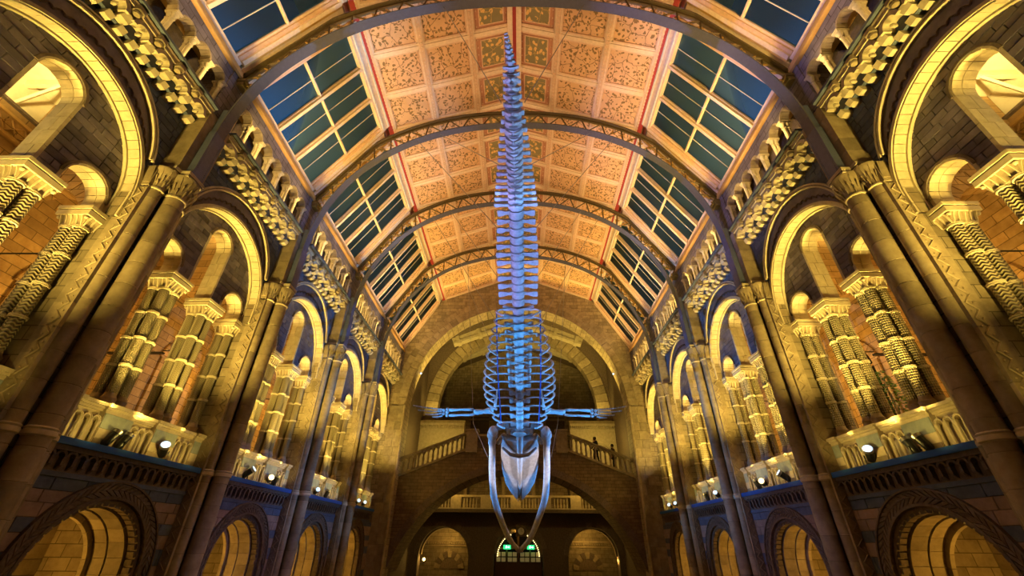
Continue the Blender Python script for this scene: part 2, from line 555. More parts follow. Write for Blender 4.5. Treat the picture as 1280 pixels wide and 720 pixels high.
def put(name, me, parent=None, loc=(0, 0, 0), rot=None, scale=None):
    o = D.objects.new(name, me)
    COL.objects.link(o)
    o.location = loc
    if rot:
        o.rotation_euler = rot
    if scale:
        o.scale = scale
    if parent is not None:
        o.parent = parent
    return o


def tag(o, label=None, cat=None, group=None, kind=None):
    for k, v in (('label', label), ('category', cat), ('group', group), ('kind', kind)):
        if v:
            o[k] = v
    return o


class Thing:
    """An Empty at the thing's base; parts are given in the coordinates the thing is designed in and stored relative to that base."""
    def __init__(self, name, org, label=None, cat=None, group=None, kind=None):
        self.org = org
        self.root = D.objects.new(name, None)
        self.root.empty_display_size = 0.2
        COL.objects.link(self.root)
        self.root.location = org
        tag(self.root, label, cat, group, kind)

    def part(self, name, mb, mat, parent=None, smooth=False, label=None, stuff=False):
        me = mb if isinstance(mb, bpy.types.Mesh) else mb.mesh(name, M[mat], self.org, smooth)
        o = put(name, me, parent or self.root)
        if label:
            o['label'] = label
        if stuff:
            o['kind'] = 'stuff'
        return o

    def rep(self, name, me, offs, parent=None):
        """the same mesh (built around the thing's base) at several offsets"""
        return [put(name, me, parent or self.root, o) for o in offs]


def kids_map():
    k = {}
    for o in D.objects:
        if o.parent is not None:
            k.setdefault(o.parent.name, []).append(o)
    return k


def dup(root, kids, loc, mirror=False, label=None, group=None):
    r = root.copy()
    COL.objects.link(r)
    r.location = loc
    if mirror:
        r.scale.x = -r.scale.x
    if label:
        r['label'] = label
    if group:
        r['group'] = group
    for ch in kids.get(root.get('proto', root.name), ()):
        c = ch.copy()
        COL.objects.link(c)
        c.parent = r
        for g in kids.get(ch.name, ()):
            d = g.copy()
            COL.objects.link(d)
            d.parent = c
    return r


SIDE = {1: 'right', -1: 'left'}
BAYW = ['nearest', 'second', 'third', 'fourth', 'farthest']


class OpenWall:
    """A wall in the (y, z) plane with openings, cut into courses. Each opening: (centre y, f(z) -> half width, 0 above its crown)."""
    def __init__(self, left, right, openings=()):
        self.l, self.r, self.op = left, right, sorted(openings, key=lambda o: o[0])

    def segs(self, z):
        e = [self.l(z)]
        for c, f in self.op:
            h = f(z)
            e += [c - h, c + h]
        e.append(self.r(z))
        return [(e[i], max(e[i], e[i + 1])) for i in range(0, len(e), 2)]

    def backing(self, mb, x0, x1, zs):
        for za, zb in zip(zs, zs[1:]):
            for (a0, a1), (b0, b1) in zip(self.segs(za + 1e-5), self.segs(zb - 1e-5)):
                if a1 - a0 < 1e-4 and b1 - b0 < 1e-4:
                    continue
                mb.hex([(x0, a0, za), (x1, a0, za), (x1, a1, za), (x0, a1, za),
                        (x0, b0, zb), (x1, b0, zb), (x1, b1, zb), (x0, b1, zb)])
        return mb

    def stones(self, zs, length, joint=0.012, sub=3, jitter=0.25, rng=rnd):
        """polygons (y, z) of the stones, one list per course"""
        out = []
        for ci, (za, zb) in enumerate(zip(zs, zs[1:])):
            za2, zb2 = za + joint / 2, zb - joint / 2
            lev = [za2 + (zb2 - za2) * i / sub for i in range(sub + 1)]
            sg = [self.segs(z) for z in lev]
            course = []
            for k in range(len(sg[0])):
                lo = min(s[k][0] for s in sg)
                hi = max(s[k][1] for s in sg)
                if hi - lo < 0.03:
                    continue
                y = lo + length * (0.5 if ci % 2 else 1.0) * (1 + jitter * (rng.random() - 0.5))
                cuts = [lo]
                while y < hi - 0.35 * length:
                    cuts.append(y)
                    y += length * (1 + jitter * 2 * (rng.random() - 0.5))
                cuts.append(hi)
                for a, b in zip(cuts, cuts[1:]):
                    left = [(max(a + joint / 2, s[k][0]), z) for s, z in zip(sg, lev)]
                    right = [(min(b - joint / 2, s[k][1]), z) for s, z in zip(sg, lev)]
                    if max(r[0] - l[0] for l, r in zip(left, right)) < 0.04:
                        continue
                    rr = [(max(l[0] + 0.004, r[0]), r[1]) for l, r in zip(left, right)]
                    if b != hi and a != lo or sub > 1:
                        straight = all(abs(l[0] - left[0][0]) < 1e-3 for l in left) and all(abs(r[0] - rr[0][0]) < 1e-3 for r in rr)
                        if straight:
                            left, rr = [left[0], left[-1]], [rr[0], rr[-1]]
                    course.append(left + rr[::-1])
            out.append(course)
        return out


def arch_open(c, r, zc, z0=-1e9):
    def f(z):
        if z <= zc:
            return r if z >= z0 else 0.0
        d = r * r - (z - zc) ** 2
        return math.sqrt(d) if d > 0 else 0.0
    return (c, f)


def frange(a, b, n):
    return [a + (b - a) * i / n for i in range(n + 1)]

# ------------------------------------------------------------------ the long walls, bay by bay (right side built, left side mirrored)
XW = 8.92          # face of the wall
XT = 9.25          # face of the tympanum inside the big arch
XB = 9.68          # back of the arcade wall
ZCAP = 12.05       # top of the pier capitals
ZBAL = 5.72        # ledge
ZPAR = 6.60        # top of the parapet
ZARC = 10.24       # top of the column capitals
ARCH_C, ARCH_R = 10.75, 2.12
HOOD_C, HOOD_R = 11.55, 2.02
LOW_C, LOW_R = 3.30, 1.78
ZCOR = 14.42       # top of the corbelled cornice
ZPLATE = 16.25

_ho = arch_open(0, HOOD_R - 0.02, HOOD_C)
hood_open = (0, lambda z: 2.15 if z < HOOD_C else _ho[1](z))
low_open = arch_open(0, LOW_R - 0.02, LOW_C)
arch_out = arch_open(0, ARCH_R, ARCH_C)
tymp_open = [arch_open(-1.46, 0.52, ZARC + 0.26), arch_open(0, 0.50, 11.98), arch_open(1.46, 0.52, ZARC + 0.26)]
lower_wall = OpenWall(lambda z: -2.7, lambda z: 2.7, [low_open])
upper_wall = OpenWall(lambda z: -2.28, lambda z: 2.28, [hood_open])
tymp = OpenWall(lambda z: -arch_out[1](z), lambda z: arch_out[1](z), tymp_open)
Z_LOW = [0, 0.6, 1.2, 1.7, 2.2, 2.65, 3.1, 3.45, 3.8, 4.1, 4.35, 4.6, 4.82, 5.05]
Z_DARK = {1, 4, 7, 9, 12}
Z_SPAN = frange(ZARC, 13.66, 18)
Z_TYM = frange(ZARC, 12.87, 15)


def wall_bay(detail):
    t = Thing('wall', (XW, 0, 0), kind='structure')
    t.root.name = 'wall_right'
    b = MB()
    lower_wall.backing(b, XW + 0.03, XB, sorted(set(Z_LOW + frange(LOW_C, LOW_C + LOW_R, 14) + [5.1, ZBAL])))
    t.part('lower_wall_core', b, 'umber')
    b = MB()
    upper_wall.backing(b, XW + 0.03, XT + 0.02, sorted(set(frange(ZARC, ZCOR, 20) + frange(HOOD_C, HOOD_C + HOOD_R, 16))))
    t.part('spandrel_core', b, 'navy_course')
    b = MB()
    tymp.backing(b, XT + 0.03, XB, sorted(set(Z_TYM + frange(ZARC + 0.26, ZARC + 0.78, 8) + frange(11.98, 12.48, 8))))
    t.part('arcade_wall_core', b, 'slate_course')
    rng = random.Random(3)
    low = lower_wall.stones(Z_LOW, 0.62, rng=rng)
    ty = tymp.stones(Z_TYM, 0.46, rng=rng)
    spn = upper_wall.stones(Z_SPAN, 0.40, rng=rng)
    if detail >= 2:
        for i, c in enumerate(low):
            if Z_LOW[i] < 2.1:
                continue
            for p in c:
                t.part('wall_stone', MB().prism(p, 0, XW - 0.004 * rng.random(), XW + 0.03, 0.008), 'navy' if i in Z_DARK else 'pink')
        for c in ty:
            for p in c:
                t.part('arcade_stone', MB().prism(p, 0, XT - 0.012 * rng.random(), XT + 0.03, 0.008), 'slate')
        for c in spn[4:]:
            for p in c:
                t.part('spandrel_stone', MB().prism(p, 0, XW - 0.006 * rng.random(), XW + 0.03, 0.006), 'navy')
    else:
        for mat, sel in (('pink', lambda i: i not in Z_DARK), ('navy', lambda i: i in Z_DARK)):
            b = MB()
            for i, c in enumerate(low):
                if sel(i) and Z_LOW[i] >= 2.1:
                    for p in c:
                        b.prism(p, 0, XW, XW + 0.03, 0.008)
            t.part('wall_stones', b, mat, stuff=True)
        b = MB()
        for c in ty:
            for p in c:
                b.prism(p, 0, XT - 0.01 * rng.random(), XT + 0.03, 0.008)
        t.part('arcade_stones', b, 'slate', stuff=True)
        b = MB()
        for c in spn[4:]:
            for p in c:
                b.prism(p, 0, XW, XW + 0.03, 0.006)
        t.part('spandrel_stones', b, 'navy', stuff=True)
    # soffit stones of the three lancets
    for c, r, zc, z0 in ((-1.46, 0.52, ZARC + 0.26, ZARC), (1.46, 0.52, ZARC + 0.26, ZARC), (0, 0.50, 11.98, ZARC)):
        n = 8
        for i in range(n):
            a0, a1 = PI * i / n + 0.012, PI * (i + 1) / n - 0.012
            for xa, xb in ((XT - 0.02, XT + 0.18), (XT + 0.192, XB + 0.03)):
                t.part('soffit_stone', MB().ring(xa, xb, (c, zc), r - 0.05 - 0.006 * (i % 2), r + 0.02, a0, a1, 2), 'pale')
        nz = max(1, round((zc - z0) / 0.42))
        for s in (-1, 1):
            for i in range(nz):
                za, zb = z0 + (zc - z0) * i / nz + 0.006, z0 + (zc - z0) * (i + 1) / nz - 0.006
                xm = XT + 0.16 + (0.10 if i % 2 else 0)
                for xa, xb in ((XT - 0.02, xm - 0.006), (xm + 0.006, XB + 0.03)):
                    ya, yb = sorted((c + s * (r - 0.05), c + s * (r + 0.02)))
                    t.part('jamb_stone', MB().box(xa, xb, ya, yb, za, zb), 'pale')
        b = MB().ring(XT - 0.05, XT + 0.01, (c, zc), r - 0.01, r + 0.05, 0, PI, 20)
        t.part('lancet_moulding', b, 'umber')
    return t


def big_arch():
    """hood moulding, carved band and the lit ring of voussoirs of one bay's blind arch"""
    t = Thing('wall_arch', (XW, 0, ZARC))
    for r0_, r1_, mat in ((HOOD_R - 0.05, HOOD_R, 'pale'), (HOOD_R + 0.03, HOOD_R + 0.08, 'pale'), (HOOD_R - 0.02, HOOD_R + 0.05, 'umber')):
        x0 = XW - (0.10 if mat == 'pale' else 0.06)
        b = MB().ring(x0, XW + 0.06, (0, HOOD_C), r0_, r1_, 0, PI, 40)
        for s in (-1, 1):
            ya, yb = sorted((s * r0_, s * r1_))
            b.box(x0, XW + 0.06, ya, yb, ZCAP - 0.06, HOOD_C + 0.001)
        if HOOD_C < ZCAP:
            b = MB().ring(x0, XW + 0.06, (0, HOOD_C), r0_, r1_, math.asin((ZCAP - 0.1 - HOOD_C) / r1_), PI - math.asin((ZCAP - 0.1 - HOOD_C) / r1_), 40)
        t.part('hood_moulding', b, mat, label='pale fillet' if mat == 'pale' else None)
    # dark band between the lit ring and the hood
    b = MB()
    n = 40
    for i in range(n):
        q = []
        for k in (i, i + 1):
            a = PI * k / n
            d = (math.cos(a), math.sin(a))
            pi_ = (ARCH_R * d[0], ARCH_C + ARCH_R * d[1])
            po = ((HOOD_R - 0.04) * d[0], HOOD_C + (HOOD_R - 0.04) * d[1])
            q.append((pi_, po))
        (a1, b1), (a2, b2) = q
        b.hex([(XW + 0.02, *a1), (XT, *a1), (XT, *a2), (XW + 0.02, *a2), (XW + 0.02, *b1), (XT, *b1), (XT, *b2), (XW + 0.02, *b2)])
    for s in (-1, 1):
        b.box(XW + 0.02, XT, *sorted((s * (ARCH_R - 0.02), s * 2.30)), ZARC, ARCH_C + 0.9)
    t.part('carved_band', b, 'slate')
    # guilloche relief along the band
    b = MB()
    for i in range(52):
        a = PI * (i + 3) / 58
        d = (math.cos(a), math.sin(a))
        gap = (HOOD_C + HOOD_R * d[1]) - (ARCH_C + ARCH_R * d[1])
        if gap < 0.25:
            continue
        c = (ARCH_R * d[0] * 0.97 + 0.0, ARCH_C + ARCH_R * d[1] + gap * 0.42)
        w = 0.055
        s = 1 if i % 2 else -1
        b.tube([(XW + 0.01, c[0] + d[1] * w, c[1] - d[0] * w + s * w * 0.9), (XW - 0.015, c[0], c[1]), (XW + 0.01, c[0] - d[1] * w, c[1] + d[0] * w - s * w * 0.9)], 0.022, 4)
    t.part('carved_chain', b, 'umber', stuff=True)
    n = 30
    for i in range(n):
        a0, a1 = PI * i / n + 0.003, PI * (i + 1) / n - 0.003
        t.part('arch_stone', MB().ring(XW - 0.03, XT - 0.09, (0, ARCH_C), ARCH_R - 0.07, ARCH_R + 0.015, a0, a1, 2), 'pale')
    b = MB().ring(XT - 0.085, XT + 0.02, (0, ARCH_C), ARCH_R - 0.11, ARCH_R - 0.03, 0, PI, 40)
    b.ring(XW - 0.06, XW - 0.03, (0, ARCH_C), ARCH_R - 0.03, ARCH_R + 0.05, 0, PI, 40)
    for s in (-1, 1):
        ya, yb = sorted((s * (ARCH_R - 0.11), s * (ARCH_R - 0.03)))
        b.box(XT - 0.085, XT + 0.02, ya, yb, ZARC, ARCH_C)
    t.part('roll_moulding', b, 'pale')
    for s in (-1, 1):
        for i in range(2):
            ya, yb = sorted((s * (ARCH_R - 0.07), s * (ARCH_R + 0.015)))
            t.part('arch_stone', MB().box(XW - 0.03, XT - 0.09, ya, yb, ZARC + 0.26 * i, ZARC + 0.26 * i + 0.25), 'pale')
    return t


def ground_arch():
    t = Thing('ground_arch', (XW, 0, 0))
    n = 34
    for i in range(n):
        a0, a1 = PI * i / n, PI * (i + 1) / n
        b = MB()
        am = (a0 + a1) / 2
        for r, sgn in ((LOW_R - 0.055, 1), (LOW_R - 0.185, -1)):
            sl = 0.055 * sgn
            p, q = a0 - sl + 0.02, a1 - sl
            ri, ro = r - 0.06, r + 0.06
            pts = []
            for x in (XW - 0.05, XW + 0.03):
                for aa, rr in ((p + sl, ri), (q + sl, ri), (q - sl, ro), (p - sl, ro)):
                    k = 0.85 if x < XW and rr == ri else 1
                    pts.append((x, rr * math.cos(aa), LOW_C + rr * math.sin(aa)))
            b.hex(pts)
        t.part('chevron_stone', b, 'umber')
    b = MB().ring(XW - 0.08, XW + 0.03, (0, LOW_C), LOW_R + 0.01, LOW_R + 0.05, 0, PI, 36)
    b.ring(XW - 0.01, XW + 0.03, (0, LOW_C), 1.50, LOW_R, 0, PI, 36)
    b.ring(XW - 0.06, XW + 0.05, (0, LOW_C), 1.47, 1.53, 0, PI, 36)
    for s in (-1, 1):
        for r0_, r1_, xa in ((LOW_R + 0.01, LOW_R + 0.05, XW - 0.08), (1.50, LOW_R, XW - 0.02), (1.47, 1.53, XW - 0.06)):
            ya, yb = sorted((s * r0_, s * r1_))
            b.box(xa, XW + 0.04, ya, yb, 0, LOW_C)
    t.part('arch_moulding', b, 'umber')
    n = 26
    for i in range(n):
        a0, a1 = PI * (i + 0.12) / n, PI * (i + 0.88) / n
        t.part('carved_block', MB().ring(XW + 0.06, XW + 0.22, (0, LOW_C), 1.335, 1.45, a0, a1, 1), 'umber')
    b = MB().ring(XW + 0.04, XW + 0.28, (0, LOW_C), 1.39, 1.50, 0, PI, 36)
    for s in (-1, 1):
        ya, yb = sorted((s * 1.36, s * 1.50))
        b.box(XW + 0.04, XW + 0.28, ya, yb, 0, LOW_C)
    t.part('inner_order', b, 'umber')
    n = 12
    for k, (xa, xb, r) in enumerate(((XW + 0.28, XW + 0.66, 1.30), (XW + 0.68, XW + 1.02, 1.27), (XW + 1.02, XW + 1.12, 1.16))):
        for i in range(n):
            a0, a1 = PI * i / n + 0.004, PI * (i + 1) / n - 0.004
            t.part('soffit_stone', MB().ring(xa, xb, (0, LOW_C), r, 1.42, a0, a1, 3), 'buff')
        for s in (-1, 1):
            for j in range(4):
                ya, yb = sorted((s * r, s * 1.42))
                t.part('jamb_stone', MB().box(xa, xb, ya, yb, 1.5 + j * 0.45 + 0.004, 1.5 + (j + 1) * 0.45 - 0.004), 'buff')
    return t


def alcove():
    """the room behind a ground arch"""
    t = Thing('wall_alcove', (12.3, 0, 0), kind='structure')
    b = MB()
    b.box(12.3, 12.6, -2.7, 2.7, 0, 5.2)
    b.box(XB, 12.4, -2.7, -2.45, 0, 5.2)
    b.box(XB, 12.4, 2.45, 2.7, 0, 5.2)
    t.part('alcove_wall', b, 'buff_course')
    b = MB().box(XB, 12.4, -2.7, 2.7, 5.2, 5.4)
    t.part('alcove_ceiling', b, 'buff_course')
    w = OpenWall(lambda z: -2.45, lambda z: 2.45)
    zs = frange(1.6, 5.2, 11)
    for i, c in enumerate(w.stones(zs, 0.8)):
        for p in c:
            t.part('alcove_stone', MB().prism(p, 0, 12.262 - 0.008 * rnd.random(), 12.3, 0.008), 'umber' if i == 4 else 'buff')
    return t


def pier():
    """clustered pier; y = 0 is the pier's centre"""
    t = Thing('stone_pier', (8.45, 0, 0))
    t.part('pier_core', MB().box(XW, XB + 0.1, -0.58, 0.58, 0, ZARC).box(XW + 0.02, XB, -0.66, 0.66, ZARC, ZCOR), 'buff_course')
    hz = 0.56
    n = int((11.2 - 0.9) / hz)
    for (x, y, r) in ((8.45, 0, 0.212), (8.68, -0.36, 0.15), (8.68, 0.36, 0.15)):
        me = MB().lathe([(r - 0.012, 0), (r, 0.012), (r, hz - 0.012), (r - 0.012, hz)], 16).mesh('shaft_drum', M['buff'], (0, 0, 0), True)
        for i in range(n):
            put('shaft_drum', me, t.root, (x - 8.45, y, 0.9 + i * hz), (0, 0, rnd.random() * 6))
        top = 0.9 + n * hz
        b = MB().lathe([(r + 0.16, 0), (r + 0.16, 0.45), (r + 0.10, 0.5), (r + 0.10, 0.62), (r + 0.05, 0.7), (r + 0.07, 0.78), (r, 0.9)], 16, (x, y))
        t.part('shaft_base', b, 'buff', smooth=True)
        t.part('shaft_top', MB().lathe([(r, top), (r, 11.25)], 16, (x, y)), 'buff', smooth=True)
        b = MB().lathe([(r, 11.22), (r + 0.03, 11.235), (r + 0.03, 11.27), (r, 11.285)], 16, (x, y))
        t.part('shaft_ring', b, 'pale', smooth=True)
        b = MB().lathe([(r, 5.55), (r + 0.035, 5.58), (r + 0.035, 5.64), (r + 0.015, 5.67), (r + 0.035, 5.70), (r, 5.73)], 16, (x, y))
        t.part('shaft_ring', b, 'pale', smooth=True)
        # capital: flaring bell with two rows of leaves
        R = 0.24 if r > 0.2 else 0.17
        b = MB().lathe([(r, 11.27), (r + 0.01, 11.45), (r + 0.04, 11.65), (r + 0.10, 11.82), (r + 0.10, 11.9)], 16, (x, y))
        cap = t.part('capital', b, 'buff', smooth=True)
        b = MB()
        for row, (z0, h, d0) in enumerate(((11.30, 0.19, 0.0), (11.44, 0.20, 0.012), (11.60, 0.22, 0.035))):
            for k in range(9):
                a = 2 * PI * (k + 0.5 * row) / 9
                ca, sa = math.cos(a), math.sin(a)
                pts = [(x + ca * (r + d), y + sa * (r + d), z0 + h * f) for d, f in ((d0 - 0.01, 0), (d0 + 0.005, 0.5), (d0 + 0.03, 0.85), (d0 + 0.055, 1.0), (d0 + 0.06, 0.88))]
                b.tube(pts, [0.025, 0.042, 0.04, 0.028, 0.012], 5, 0.4, (-sa, ca, 0))
        t.part('capital_leaf', b, 'buff', cap)
    # the pilaster beside the shafts, in blocks, with its carved strip
    for s in (-1, 1):
        for i in range(20):
            z0 = 0.6 + i * 0.53
            ya, yb = sorted((s * 0.30, s * 0.585))
            t.part('pilaster_block', MB().box(8.66, XW + 0.12, ya, yb, z0 + 0.004, z0 + 0.526), 'buff')
        b = MB()
        yv = s * 0.585
        for zz in range(60):
            z0 = 1.2 + zz * 0.166
            xa, xb = (8.72, 8.88) if zz % 2 else (8.88, 8.72)
            b.tube([(xa, yv + s * 0.008, z0), ((xa + xb) / 2, yv + s * 0.009, z0 + 0.083), (xb, yv + s * 0.008, z0 + 0.166)], 0.016, 4)
            b.ball((8.74 if zz % 2 else 8.86, yv + s * 0.006, z0 + 0.166 * 0.9), 0.02, 5, 3)
        t.part('carved_strip', b, 'buff', stuff=True)
        b = MB().box(8.67, XW + 0.1, *sorted((s * 0.28, s * 0.60)), 11.25, 11.9)
        for k in range(5):
            b.tube([(8.72 + 0.055 * k, s * 0.60, 11.35), (8.72 + 0.055 * k, s * 0.63, 11.6), (8.72 + 0.055 * k, s * 0.66, 11.82)], [0.03, 0.035, 0.02], 4)
        t.part('pilaster_capital', b, 'buff')
    # abacus, stepped in plan
    def plan(g):
        h = [(8.20 - g, 0.27 + g), (8.43 - g, 0.27 + g), (8.43 - g, 0.45 + g), (XW - g, 0.45 + g), (XW - g, 0.66 + g), (XB, 0.66 + g)]
        return [(x, -y) for x, y in h][::-1] + h
    for g, za, zb, mat in ((0.0, 11.97, 12.06, 'pale'), (-0.02, 11.93, 11.975, 'umber'), (-0.01, 11.885, 11.935, 'pale'), (-0.05, 11.80, 11.89, 'buff')):
        t.part('abacus', MB().prism(plan(g), 2, za, zb), mat, label='dark groove of the abacus' if mat == 'umber' else None)
    # the upper pilaster behind the iron rib
    for i in range(5):
        z0 = ZCAP + 0.01 + i * 0.45
        t.part('upper_block', MB().box(8.43, XW + 0.05, -0.42, 0.42, z0 + 0.004, z0 + 0.446), 'buff')
    return t


def cluster(pat):
    """four banded shafts under one capital; y = 0, x = 9.5"""
    t = Thing('clustered_column', (9.5, 0, ZPAR))
    s, r = 0.152, 0.117
    sec, z0 = 0.72, ZPAR + 0.30
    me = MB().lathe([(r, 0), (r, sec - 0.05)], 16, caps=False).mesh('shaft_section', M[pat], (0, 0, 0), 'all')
    meb = MB().lathe([(r, -0.055), (r + 0.025, -0.05), (r + 0.025, -0.03), (r + 0.008, -0.022), (r + 0.025, -0.015), (r + 0.025, 0.005), (r, 0.01)], 14).mesh('shaft_ring', M['pale'], (0, 0, 0), True)
    base = MB().lathe([(r + 0.06, 0), (r + 0.06, 0.08), (r + 0.03, 0.14), (r + 0.045, 0.2), (r + 0.01, 0.26), (r, 0.32)], 14).mesh('shaft_base', M['buff'], (0, 0, 0), True)
    for a in (-1, 1):
        for b_ in (-1, 1):
            put('shaft_base', base, t.root, (a * s, b_ * s, 0.0))
            for k in range(4):
                put('shaft_section', me, t.root, (a * s, b_ * s, 0.30 + k * sec))
            for k in range(1, 5):
                put('shaft_ring', meb, t.root, (a * s, b_ * s, 0.30 + k * sec))
    t.part('core', MB().box(9.5 - s * 0.8, 9.5 + s * 0.8, -s * 0.8, s * 0.8, ZPAR, ZARC - 0.15), 'umber')
    b = MB()
    prof = [(0.255, 9.78), (0.265, 9.85), (0.29, 9.94), (0.33, 10.02)]
    for (h0, za), (h1, zb) in zip(prof, prof[1:]):
        b.hex([(9.5 - h0, -h0, za), (9.5 + h0, -h0, za), (9.5 + h0, h0, za), (9.5 - h0, h0, za),
               (9.5 - h1, -h1, zb), (9.5 + h1, -h1, zb), (9.5 + h1, h1, zb), (9.5 - h1, h1, zb)])
    cap = t.part('capital', b, 'buff')
    b = MB()
    for k in range(4):
        a = k * PI / 2
        ca, sa = math.cos(a), math.sin(a)
        for j in range(-2, 3):
            q = []
            for d, f in ((0.258, 9.79), (0.27, 9.86), (0.295, 9.94), (0.34, 10.0), (0.33, 9.98)):
                lx, ly = d, j * 0.118
                q.append((9.5 + lx * ca - ly * sa, lx * sa + ly * ca, f + (0.02 if j % 2 else 0)))
            b.tube(q, [0.025, 0.04, 0.042, 0.032, 0.012], 5, 0.4, (-sa, ca, 0))
        # corner volute
        c = (9.5 + 0.305 * (ca - sa), 0.305 * (sa + ca), 9.96)
        b.ball(c, 0.045, 6, 4)
    t.part('capital_leaf', b, 'pale', cap)
    for h, za, zb, mat in ((0.385, 10.16, ZARC, 'pale'), (0.355, 10.12, 10.17, 'umber'), (0.37, 10.01, 10.13, 'pale')):
        t.part('abacus', MB().box(9.5 - h, 9.5 + h, -h, h, za, zb), mat, label='dark groove under the abacus' if mat == 'umber' else None)
    return t


def balcony():
    t = Thing('balcony', (9.1, 0, ZBAL - 0.1))
    xf = 9.06
    t.part('parapet_wall', MB().box(xf + 0.06, 9.9, -2.12, 2.12, ZBAL, ZPAR - 0.14), 'pale')
    t.part('ledge', MB().box(8.74, 9.2, -2.14, 2.14, ZBAL - 0.1, ZBAL), 'black')
    t.part('blue_fascia', MB().box(8.70, 8.735, -2.13, 2.13, ZBAL - 0.125, ZBAL + 0.005), 'bluemetal', label='blue strip along the ledge')
    ped = ((-0.75, 0.40), (0.75, 0.40), (-1.97, 0.15), (1.97, 0.15))
    for c, h in ped:
        p = t.part('pedestal', MB().box(8.99, xf + 0.08, c - h, c + h, ZBAL, ZPAR - 0.16), 'pale')
        for za, zb, mat in ((ZBAL + 0.02, ZBAL + 0.16, 'buff'), (ZBAL + 0.17, ZBAL + 0.36, 'pale'), (ZBAL + 0.37, ZPAR - 0.2, 'greyblue')):
            t.part('pedestal_stone', MB().box(8.975, 9.0, c - h + 0.01, c + h - 0.01, za, zb, 0.006), mat, p, label='grey blue stone' if mat == 'greyblue' else None)
    pan = ((-1.49, 0.32), (0, 0.34), (1.49, 0.32))
    for c, h in pan:
        r = h / 3
        for i in range(3):
            yc = c - h + r + 2 * r * i
            p = t.part('blind_arch', MB().ring(9.0, xf + 0.07, (yc, ZBAL + 0.50), r * 0.62, r * 1.0, 0, PI, 10).ring(8.985, 9.02, (yc, ZBAL + 0.50), r * 0.82, r * 0.98, 0, PI, 10), 'pale')
        for i in range(4):
            yc = c - h + 2 * r * i
            t.part('small_shaft', MB().lathe([(0.05, ZBAL), (0.05, ZBAL + 0.06), (0.03, ZBAL + 0.08), (0.03, ZBAL + 0.40), (0.055, ZBAL + 0.47), (0.055, ZBAL + 0.5)], 8, (9.035, yc)), 'pale', smooth=True)
    # coping, stepping forward over the pedestals
    for dx, za, zb in ((0.0, ZPAR - 0.07, ZPAR), (0.045, ZPAR - 0.12, ZPAR - 0.07), (0.085, ZPAR - 0.17, ZPAR - 0.12)):
        b = MB().box(9.0 + dx - 0.03, 9.95, -2.14, 2.14, za, zb)
        for c, h in ped:
            b.box(8.93 + dx - 0.03, 9.4, max(-2.14, c - h - 0.05 + dx * 0.4), min(2.14, c + h + 0.05 - dx * 0.4), za - 0.001, zb + 0.001)
        t.part('coping', b, 'pale')
    return t


def corbel_course():
    """small arched corbel table under the ledge"""
    t = Thing('corbel_table', (XW, 0, 5.1))
    t.part('string_course', MB().box(8.76, XW + 0.04, -2.14, 2.14, 5.50, ZBAL - 0.1), 'umber')
    t.part('dark_band', MB().box(XW - 0.03, XW + 0.04, -2.14, 2.14, 5.05, 5.14), 'navy')  # course of dark blue-grey stone below the corbels
    n = 18
    w = 4.26 / n
    for i in range(n):
        c = -2.13 + w * (i + 0.5)
        t.part('corbel_arch', MB().ring(8.80, XW + 0.03, (c, 5.40), w * 0.30, w * 0.52, 0, PI, 6), 'umber')
        b = MB().box(8.82, XW + 0.03, c - w * 0.5 - 0.035, c - w * 0.5 + 0.035, 5.24, 5.42)
        b.prism([(8.84, 5.24), (XW + 0.03, 5.14), (XW + 0.03, 5.24)], 1, c - w * 0.5 - 0.03, c - w * 0.5 + 0.03)
        t.part('small_corbel', b, 'umber')
    t.part('corbel_wall', MB().box(XW + 0.0, XW + 0.04, -2.14, 2.14, 5.14, 5.5), 'umber')
    return t


NU = 7
def cornice():
    """three rows of corbels carrying the upper gallery"""
    t = Thing('corbelled_cornice', (XW, 0, 13.6))
    L = 2.29
    u = 2 * L / NU
    for i in range(NU):
        c = -L + u * (i + 0.5)
        # lowest row, two blocks to a unit
        for d in (-0.25, 0.25):
            y = c + d * u
            b = MB()
            b.hex([(8.72, y - 0.085, 13.66), (XW + 0.03, y - 0.085, 13.62), (XW + 0.03, y + 0.085, 13.62), (8.72, y + 0.085, 13.66),
                   (8.66, y - 0.085, 13.80), (XW + 0.03, y - 0.085, 13.80), (XW + 0.03, y + 0.085, 13.80), (8.66, y + 0.085, 13.80)])
            t.part('lower_corbel', b, 'pale')
        # middle block
        y = c - 0.5 * u
        if i > 0:
            b = MB().hex([(8.56, y - 0.11, 13.84), (XW, y - 0.11, 13.80), (XW, y + 0.11, 13.80), (8.56, y + 0.11, 13.84),
                          (8.48, y - 0.11, 14.0), (XW, y - 0.11, 14.0), (XW, y + 0.11, 14.0), (8.48, y + 0.11, 14.0)])
            b.box(8.52, XW, y - 0.085, y + 0.085, 14.0, 14.06)
            t.part('middle_corbel', b, 'pale')
        # small arch between middle blocks, deep and curved
        b = MB().ring(8.45, XW, (c, 13.94), 0.17, 0.27, 0, PI, 10)
        t.part('corbel_arch', b, 'pale')
        b = MB().ball((8.52, c, 13.86), 0.06, 6, 4, (1.6, 0.8, 1))
        t.part('pendant', b, 'pale')
        # rosette box on the band above
        y = c - 0.5 * u
        if i > 0:
            b = MB().box(8.30, 8.5, y - 0.10, y + 0.10, 14.13, 14.29, 0.03)
            b.lathe([(0.075, 14.05), (0.09, 14.10), (0.06, 14.135)], 8, (8.40, y))
            t.part('rosette_box', b, 'buff')
    t.part('corbel_wall', MB().box(8.74, XW + 0.04, -L, L, 13.80, 14.22), 'navy')
    t.part('cornice_band', MB().box(8.42, XW, -L, L, 14.20, 14.30), 'pale')
    t.part('cornice_moulding', MB().box(8.36, XW, -L, L, 14.30, 14.34), 'umber')
    t.part('cornice_top', MB().box(8.27, XW + 0.3, -L, L, 14.34, ZCOR), 'navy')
    return t


